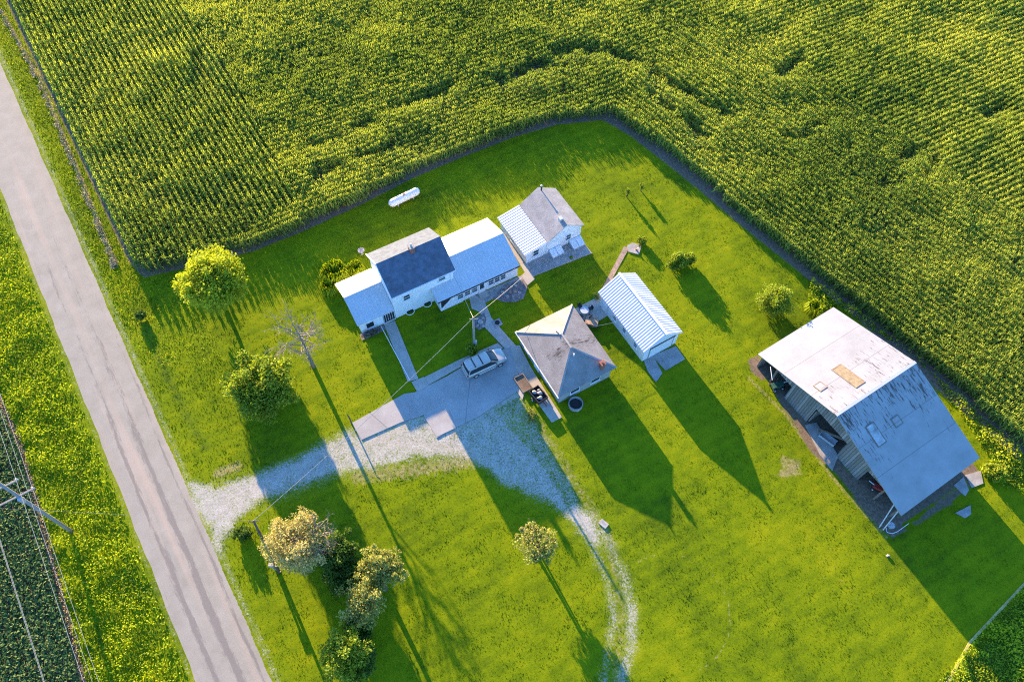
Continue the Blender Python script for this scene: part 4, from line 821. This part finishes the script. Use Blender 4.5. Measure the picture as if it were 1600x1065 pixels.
def bare(name, label, u, v, hgt, R, seed, lean=(0, 0), n1=10, mat_='deadbark', r=.2, z1=.5, depth=4):
    p = at(u, v); t_ = thing(name, label, 'tree', (p[0], p[1], 0)); rnd = random.Random(seed); m = MB(); hb = hgt*z1
    m.tube([(0, 0, -.2), (lean[0]*.4, lean[1]*.4, hb*.6), (lean[0]*.8, lean[1]*.8, hgt*.72), (lean[0], lean[1], hgt*.9)], [r*1.25, r, r*.55, r*.15], 9); m.build('trunk', mat_, t_, smooth=True); m = MB()
    def grow(p_, d, L, rad, k):
        q = p_; pts = [tuple(p_)]
        for i in range(3):
            d = (d+Vector((rnd.uniform(-.35, .35), rnd.uniform(-.35, .35), rnd.uniform(-.15, .22)))).normalized(); q = q+d*L/3; pts.append(tuple(q))
        m.tube(pts, [rad, rad*.85, rad*.7, rad*.5], 5 if k > 1 else 3, False)
        if k <= 0: return
        for i in range(rnd.choice((3, 4))):
            f = rnd.uniform(.3, 1); a_ = Vector(pts[1+min(2, int(f*3))]); e = (d+Vector((rnd.uniform(-1, 1), rnd.uniform(-1, 1), rnd.uniform(-.35, .5)))*.9).normalized(); grow(a_, e, L*rnd.uniform(.45, .72), rad*.5, k-1)
    for i in range(n1):
        z = hb+(hgt*.88-hb)*(i+.5)/n1; f = z/hgt; a = i*2.4+rnd.uniform(-.5, .5); grow(Vector((lean[0]*f, lean[1]*f, z)), Vector((math.cos(a), math.sin(a), rnd.uniform(.1, .6))).normalized(), R*rnd.uniform(.45, .62), r*.38, depth-1)
    m.build('branches', mat_, t_); return t_
bare('bare_tree', 'leafless grey tree with wide fine branches on the sunny lawn', 490, 573, 8.8, 3.1, 11, n1=20, depth=4)
t4 = tree('autumn_tree', 'large orange and golden tree beside the leaning brown pole', 'tree', 462, 848, 5.4, 3.3, 3.3, 3.0, L_['orange'], 10000, .13, 60, r=.3, seed=9, off=(-1.3, .5), bark='deadbark')
bare('half_dead_tree', 'grey twiggy half-dead tree right behind the orange tree', 503, 872, 7.4, 2.6, 21, (.3, .6), 18)
tree('dark_tree', 'dark green leafy tree at right of the orange tree', 'tree', 527, 868, 3.0, 2.3, 2.6, 2.5, L_['dark'], 7000, .15, 34, seed=12)
tree('dark_tree', 'low dark green tree below the twiggy grey tree', 'tree', 540, 902, 2.4, 2.5, 2.0, 2.0, L_['dark'], 6000, .15, 30, seed=13)
tree('young_tree', 'pale-leaved tree with a visible leaning trunk, right side of the lower clump', 'tree', 595, 884, 4.6, 2.5, 2.3, 1.6, L_['olive'], 6000, .13, 34, seed=14, off=(.1, 1.2))
tree('young_tree', 'pale-leaved tree in the middle of the lower clump', 'tree', 568, 942, 4.0, 2.3, 2.6, 2.0, L_['olive'], 5500, .13, 30, seed=15)
tree('young_tree', 'yellow-green tree at the bottom end of the lower clump', 'tree', 538, 1022, 3.6, 2.5, 2.8, 2.6, L_['green'], 8500, .15, 40, seed=16)
tree('dark_tree', 'small dark tree between the two pale-leaved trees', 'tree', 558, 975, 2.2, 1.8, 1.8, 1.8, L_['dark'], 4000, .14, 24, seed=17)
tree('dark_tree', 'bushy dark tree at the right foot of the clump near the bottom edge', 'tree', 566, 1030, 2.0, 1.8, 2.2, 1.7, L_['dark'], 4000, .14, 24, seed=18)
tree('thin_tree', 'sparse yellow-leaved small tree alone near the gravel track', 'tree', 840, 848, 3.2, 2.5, 2.3, 1.6, L_['olive'], 5200, .12, 22, r=.14, seed=19, spread=.22, off=(-.2, .7))
bare('bare_sapling', 'small leafless grey sapling at the top of the sparse yellow tree', 832, 843, 4.2, 1.2, 31, (-.4, .4), 6, r=.1, depth=3)
def bush(name, label, u, v, rx, ry, rz_, mat_, n=1500, sz=.1, k=18, seed=1, cat='bush', group=None, deg=0, hc=None):
    hc = hc or rz_*.8; p = at(u, v, hc); t_ = thing(name, label, cat, (p[0], p[1], 0), deg, group); crown((0, 0, hc), rx, ry, rz_, n, sz, k, t_, mat_, 'foliage', seed, .5, .4); m = MB(); rnd = random.Random(seed)
    for i in range(5): a = rnd.uniform(0, 6.28); m.tube([(0, 0, -.1), (math.cos(a)*rx*.5, math.sin(a)*ry*.5, hc)], [.04, .015], 5, False)
    m.build('stems', 'bark', t_); return t_
bush('bush', 'round bright green bush between the yard pole and the minivan', 737, 546, .85, .85, .95, L_['green'], 1800, .12, 20, 41)
bush('hedge', 'short green hedge casting a wide shadow on the open lawn', 1064, 407, 2.1, .95, 1.25, L_['green'], 6500, .13, 30, 42, 'hedge', deg=27)
bush('bush', 'large round pale-leaved bush on the lawn above the barn', 1211, 470, 2.1, 2.1, 2.1, L_['green'], 9500, .13, 50, 43, hc=2.0)
bush('sapling', 'larger of the two small trimmed saplings on the open lawn', 981, 299, .35, .35, .7, L_['green'], 600, .08, 8, 44, 'sapling', hc=1.1)
bush('sapling', 'smaller of the two small trimmed saplings on the open lawn', 1003, 291, .32, .32, .6, L_['green'], 500, .08, 8, 45, 'sapling', hc=.9)
bush('bush', 'low green bush at the far end of the narrow brick walk', 1003, 376, .8, .8, .6, L_['green'], 1300, .1, 16, 46)
bush('bush', 'dark weedy bush near the road on the left lawn', 219, 492, .75, .75, .7, L_['dark'], 1200, .1, 16, 47)
bush('bush', 'dark bush at the corner of the drive mouth', 378, 832, 1.1, .9, .8, L_['dark'], 2200, .11, 20, 48)
bush('bush', 'leafy bush by the right corner of the barn', 1556, 738, 1.4, 1.1, .9, L_['green'], 2800, .13, 22, 49)
bush('bush', 'tiny green bush on the wash house slab', 893, 402, .25, .25, .3, L_['green'], 300, .07, 6, 50)
bush('weed_clump', 'patch of pale weeds between the paved drive and the hip-roofed cottage', 830, 648, .6, 1.2, .3, L_['olive'], 1200, .07, 16, 51, 'weeds')
bush('rose_bush', 'pinkish low flowering bush under the left front window of the farmhouse', 580, 521, 1.3, .45, .45, leafmat('pink_flower_leaves', (.07, .08, .04), (.22, .17, .13), (.5, .36, .32), .2, 3), 1600, .07, 18, 52, deg=30)
def grassclump(label, u, v, R, h, n, seed):
    p = at(u, v); t_ = thing('ornamental_grass', label, 'plant', (p[0], p[1], 0)); g = np.random.default_rng(seed); V = []; Fc = []
    for i in range(n):
        a = g.uniform(0, 6.28); r_ = R*.5*g.random()**.5; L = g.uniform(.6, 1)*R*.6; b = a+g.uniform(-.5, .5); x, y = math.cos(a)*r_, math.sin(a)*r_; hh_ = h*g.uniform(.6, 1)
        v_, f = leafstrip(0, b, L, .09, hh_*1.1, hh_*.5); n0 = len(V); V += [(q[0]+x, q[1]+y, q[2]) for q in v_]; Fc += [tuple(k+n0 for k in f_) for f_ in f]
    npmesh('blades', V, Fc, 'weed', t_, {'var': np.repeat(g.uniform(.2, .9, n), 6)})
grassclump('tall arching grass clump at the back corner of the farmhouse left wing', 524, 432, 2.0, 1.5, 900, 61)
grassclump('smaller arching grass clump against the left end of the farmhouse', 515, 452, 1.3, 1.1, 450, 62)
grassclump('low arching green plants behind the farmhouse left wing roof', 556, 422, 1.3, .9, 450, 63)
grassclump('weedy grass clump beside the top corner of the barn', 1272, 484, 1.3, .9, 400, 64)
# ------------------------------------------------------------------ yard things
c0 = at(899, 633); st_ = thing('stock_tank', 'round dark open tank against the front wall of the hip-roofed cottage', 'tank', c0)
m = MB(); n = 24
for r_, z in ((.78, -.05), (.82, .6), (.72, .6), (.70, .25)):
    m.v += [(r_*math.cos(2*math.pi*j/n), r_*math.sin(2*math.pi*j/n), z) for j in range(n)]
for i in range(3):
    for j in range(n): m.f.append((i*n+j, i*n+(j+1) % n, (i+1)*n+(j+1) % n, (i+1)*n+j))
m.build('rim_wall', 'oldconcrete', st_); MB().tube([(0, 0, .2), (0, 0, .26)], .7, 24).build('water', 'black', st_)
c0 = at(841, 617, .6); tr = thing('trash_trailer', 'black trailer box heaped with pale bags beside the cottage walk', 'trailer', (c0[0], c0[1], 0), -52)
MB().box(-.85, .85, -.6, .6, .4, .48).box(-.85, .85, -.64, -.58, .4, .95).box(-.85, .85, .58, .64, .4, .95).box(-.89, -.84, -.64, .64, .4, .95).box(.84, .89, -.64, .64, .4, .95).build('box', 'black', tr)
MB().box(.89, 1.6, -.04, .04, .38, .46).build('drawbar', 'red', tr)
for s_ in (-1, 1): wl = MB().tube([(0, s_*.68, .28), (0, s_*.82, .28)], .28, 14).build('wheel', 'black', tr); MB().tube([(0, s_*.70, .28), (0, s_*.84, .28)], .12, 8).build('hub', 'plastic', wl)
for i, (x, y, l) in enumerate(((-.45, -.2, 'white bag at the near end of the black trailer'), (.0, .25, 'white bag in the middle of the black trailer'), (.45, -.1, 'white bag at the far end of the black trailer'), (-.35, .35, 'small pale bag tucked against the side of the black trailer'))):
    o = MB().blob((0, 0, .2), .26 if i < 3 else .18, 8, (1.2, .8, .7), .25).build('bag', 'rock', smooth=True); q = c0; a = math.radians(-52); o.location = (q[0]+x*math.cos(a)-y*math.sin(a), q[1]+x*math.sin(a)+y*math.cos(a), .62); tag(o, l, 'bag', 'bags in the trailer')
c0 = at(817, 600); pb_ = thing('planter_box', 'low brown planter frame full of soil between the drive and cottage walk', 'planter', (c0[0], c0[1], .08), -58)
MB().box(-1.05, 1.05, -.62, -.52, 0, .3).box(-1.05, 1.05, .52, .62, 0, .3).box(-1.05, -.95, -.52, .52, 0, .3).box(.95, 1.05, -.52, .52, 0, .3).build('frame', 'wood', pb_); MB().box(-.95, .95, -.52, .52, 0, .2).build('soil', 'dirt', pb_)
def chairtable():
    c0 = at(913, 487, .4); t_ = thing('patio_table', 'small round grey table on the patio behind the cottage', 'table', (c0[0], c0[1], .09)); MB().tube([(0, 0, .68), (0, 0, .72)], .5, 20).build('tabletop', 'grey_metal', t_)
    for k in range(4): a = k*1.57+.6; MB().tube([(.15*math.cos(a), .15*math.sin(a), .68), (.4*math.cos(a), .4*math.sin(a), 0)], .025, 6).build('leg', 'black', t_)
    first = None
    for k, (a, l) in enumerate(((.5, 'dark metal chair on the shed side of the patio table'), (2.2, 'dark metal chair on the lawn side of the patio table'), (4.1, 'dark metal chair nearest the cottage roof at the patio table'), (5.4, 'dark metal chair on the crate side of the patio table'))):
        if first is None:
            ch_ = thing('patio_chair', l, 'chair', (0, 0, 0)); MB().box(-.24, .24, -.24, .24, .42, .46).build('seat', 'black', ch_, bevel=.01); MB().box(-.24, .24, .2, .24, .46, .9).build('backrest', 'black', ch_, bevel=.01)
            for x in (-.2, .2):
                for y in (-.2, .2): MB().tube([(x, y, 0), (x, y, .42)], .02, 6).build('leg', 'black', ch_)
            first = ch_
        else: ch_ = copy_tree(first)
        ch_.location = (c0[0]+.85*math.cos(a), c0[1]+.85*math.sin(a), .09); ch_.rotation_euler = (0, 0, a-math.pi/2); tag(ch_, l, 'chair', 'chairs around the patio table')
chairtable()
c0 = at(925, 501, .5); cb_ = thing('wooden_crate', 'low square wooden crate with a patchy sunlit top beside the patio', 'crate', (c0[0], c0[1], 0), -12)
MB().box(-.75, .75, -.6, .6, .55, .62).build('top', simple('weathered_pink_wood', (.42, .28, .19), .9, .45, 4), cb_); MB().box(-.7, .7, -.55, .55, .05, .55).build('frame', 'wood', cb_)
# small sprawling shrub at patio corner
bush('bush', 'small pale shrub at the door end of the white shed', 932, 463, .5, .5, .5, L_['olive'], 500, .07, 8, 55)
def rocks(name, items, r, group):
    for u, v, mt_, k, label in items:
        o = MB().blob((0, 0, 0), r*k, 7, (1, random.uniform(.7, 1), .6), .25).build(name, mt_); p = at(u, v, .12); o.location = (p[0], p[1], .13); o.rotation_euler = (0, 0, random.uniform(0, 6)); tag(o, label, 'rock', group)
rocks('garden_rock', [(785, 456, 'rock', 1, 'pale rock at the left end of the paved bed by the farmhouse'), (793, 463, 'oldconcrete', 1.1, 'grey rock at the lower left edge of the paved bed'), (797, 456, 'pinkrock', 1, 'reddish rock left of centre in the paved bed'),
    (805, 455, 'pinkrock', 1.4, 'largest reddish rock in the middle of the paved bed'), (812, 457, 'rock', 1, 'pale rock at the right side of the paved bed'), (806, 446, 'rock', 1.2, 'pale rock nearest the farmhouse wall in the paved bed'),
    (799, 448, 'oldconcrete', 1, 'grey rock near the farmhouse wall in the paved bed'), (811, 465, 'pinkrock', .9, 'small reddish rock at the lower right corner of the paved bed'), (802, 463, 'oldconcrete', 1, 'grey rock below the largest reddish one in the paved bed'), (816, 443, 'pinkrock', 1, 'reddish rock at the upper right corner of the paved bed')], .24, 'rocks in the paved bed')
rocks('bed_stone', [(746, 498, 'rock', 1, 'pale stone on the upper left of the round bed at the yard pole'), (754, 497, 'oldconcrete', 1, 'grey stone on the upper right of the round bed at the yard pole'), (751, 503, 'rock', 1.7, 'largest pale stone in the middle of the round bed at the yard pole'), (746, 509, 'oldconcrete', .9, 'grey stone on the lower left of the round bed at the yard pole'), (755, 509, 'rock', .9, 'pale stone on the lower right of the round bed at the yard pole')], .24, 'stones at the yard pole')
c0 = at(777, 505); wc = thing('well_cover', 'square concrete pad with a round lid beside the garden walk', 'well cover', (c0[0], c0[1], 0), 30); MB().box(-.5, .5, -.45, .45, -.05, .14).build('pad', 'oldconcrete', wc); MB().tube([(0, 0, .14), (0, 0, .24)], .27, 16).build('lid', 'dark', wc)
c0 = at(943, 818); sp_ = MB().box(-.45, .45, -.3, .3, -.05, .12).build('stepping_slab', 'rock'); sp_.location = (c0[0], c0[1], 0); sp_.rotation_euler = (0, 0, -.7); tag(sp_, 'flat pale stone slab lying beside the gravel track', 'slab')
c0 = at(1387, 868); sp_ = MB().blob((0, 0, .1), .17, 8, (1.2, .8, .6), .2).build('field_stone', 'rock'); sp_.location = tuple(c0); tag(sp_, 'lone pale stone on the lawn below the barn corner', 'stone')
c0 = at(988, 390, .15); vt = thing('pump_cover', 'small reddish cover standing on the slab at the end of the brick walk', 'cover', (c0[0]+.5, c0[1], .12)); MB().tube([(0, 0, 0), (0, 0, .25)], .12, 10).build('cap', 'brick', vt); MB().tube([(0, 0, .25), (.2, 0, .4)], .03, 6).build('handle', 'grey_metal', vt)
c0 = at(565, 394, .3); bb = thing('birdbath', 'small pale bird bath on the sunny grass behind the farmhouse', 'bird bath', (c0[0], c0[1], 0)); MB().tube([(0, 0, -.05), (0, 0, .12), (0, 0, .6)], [.22, .1, .09], 10).build('pedestal', 'rock', bb); MB().tube([(0, 0, .6), (0, 0, .72)], [.15, .42], 16).build('bowl', 'rock', bb)
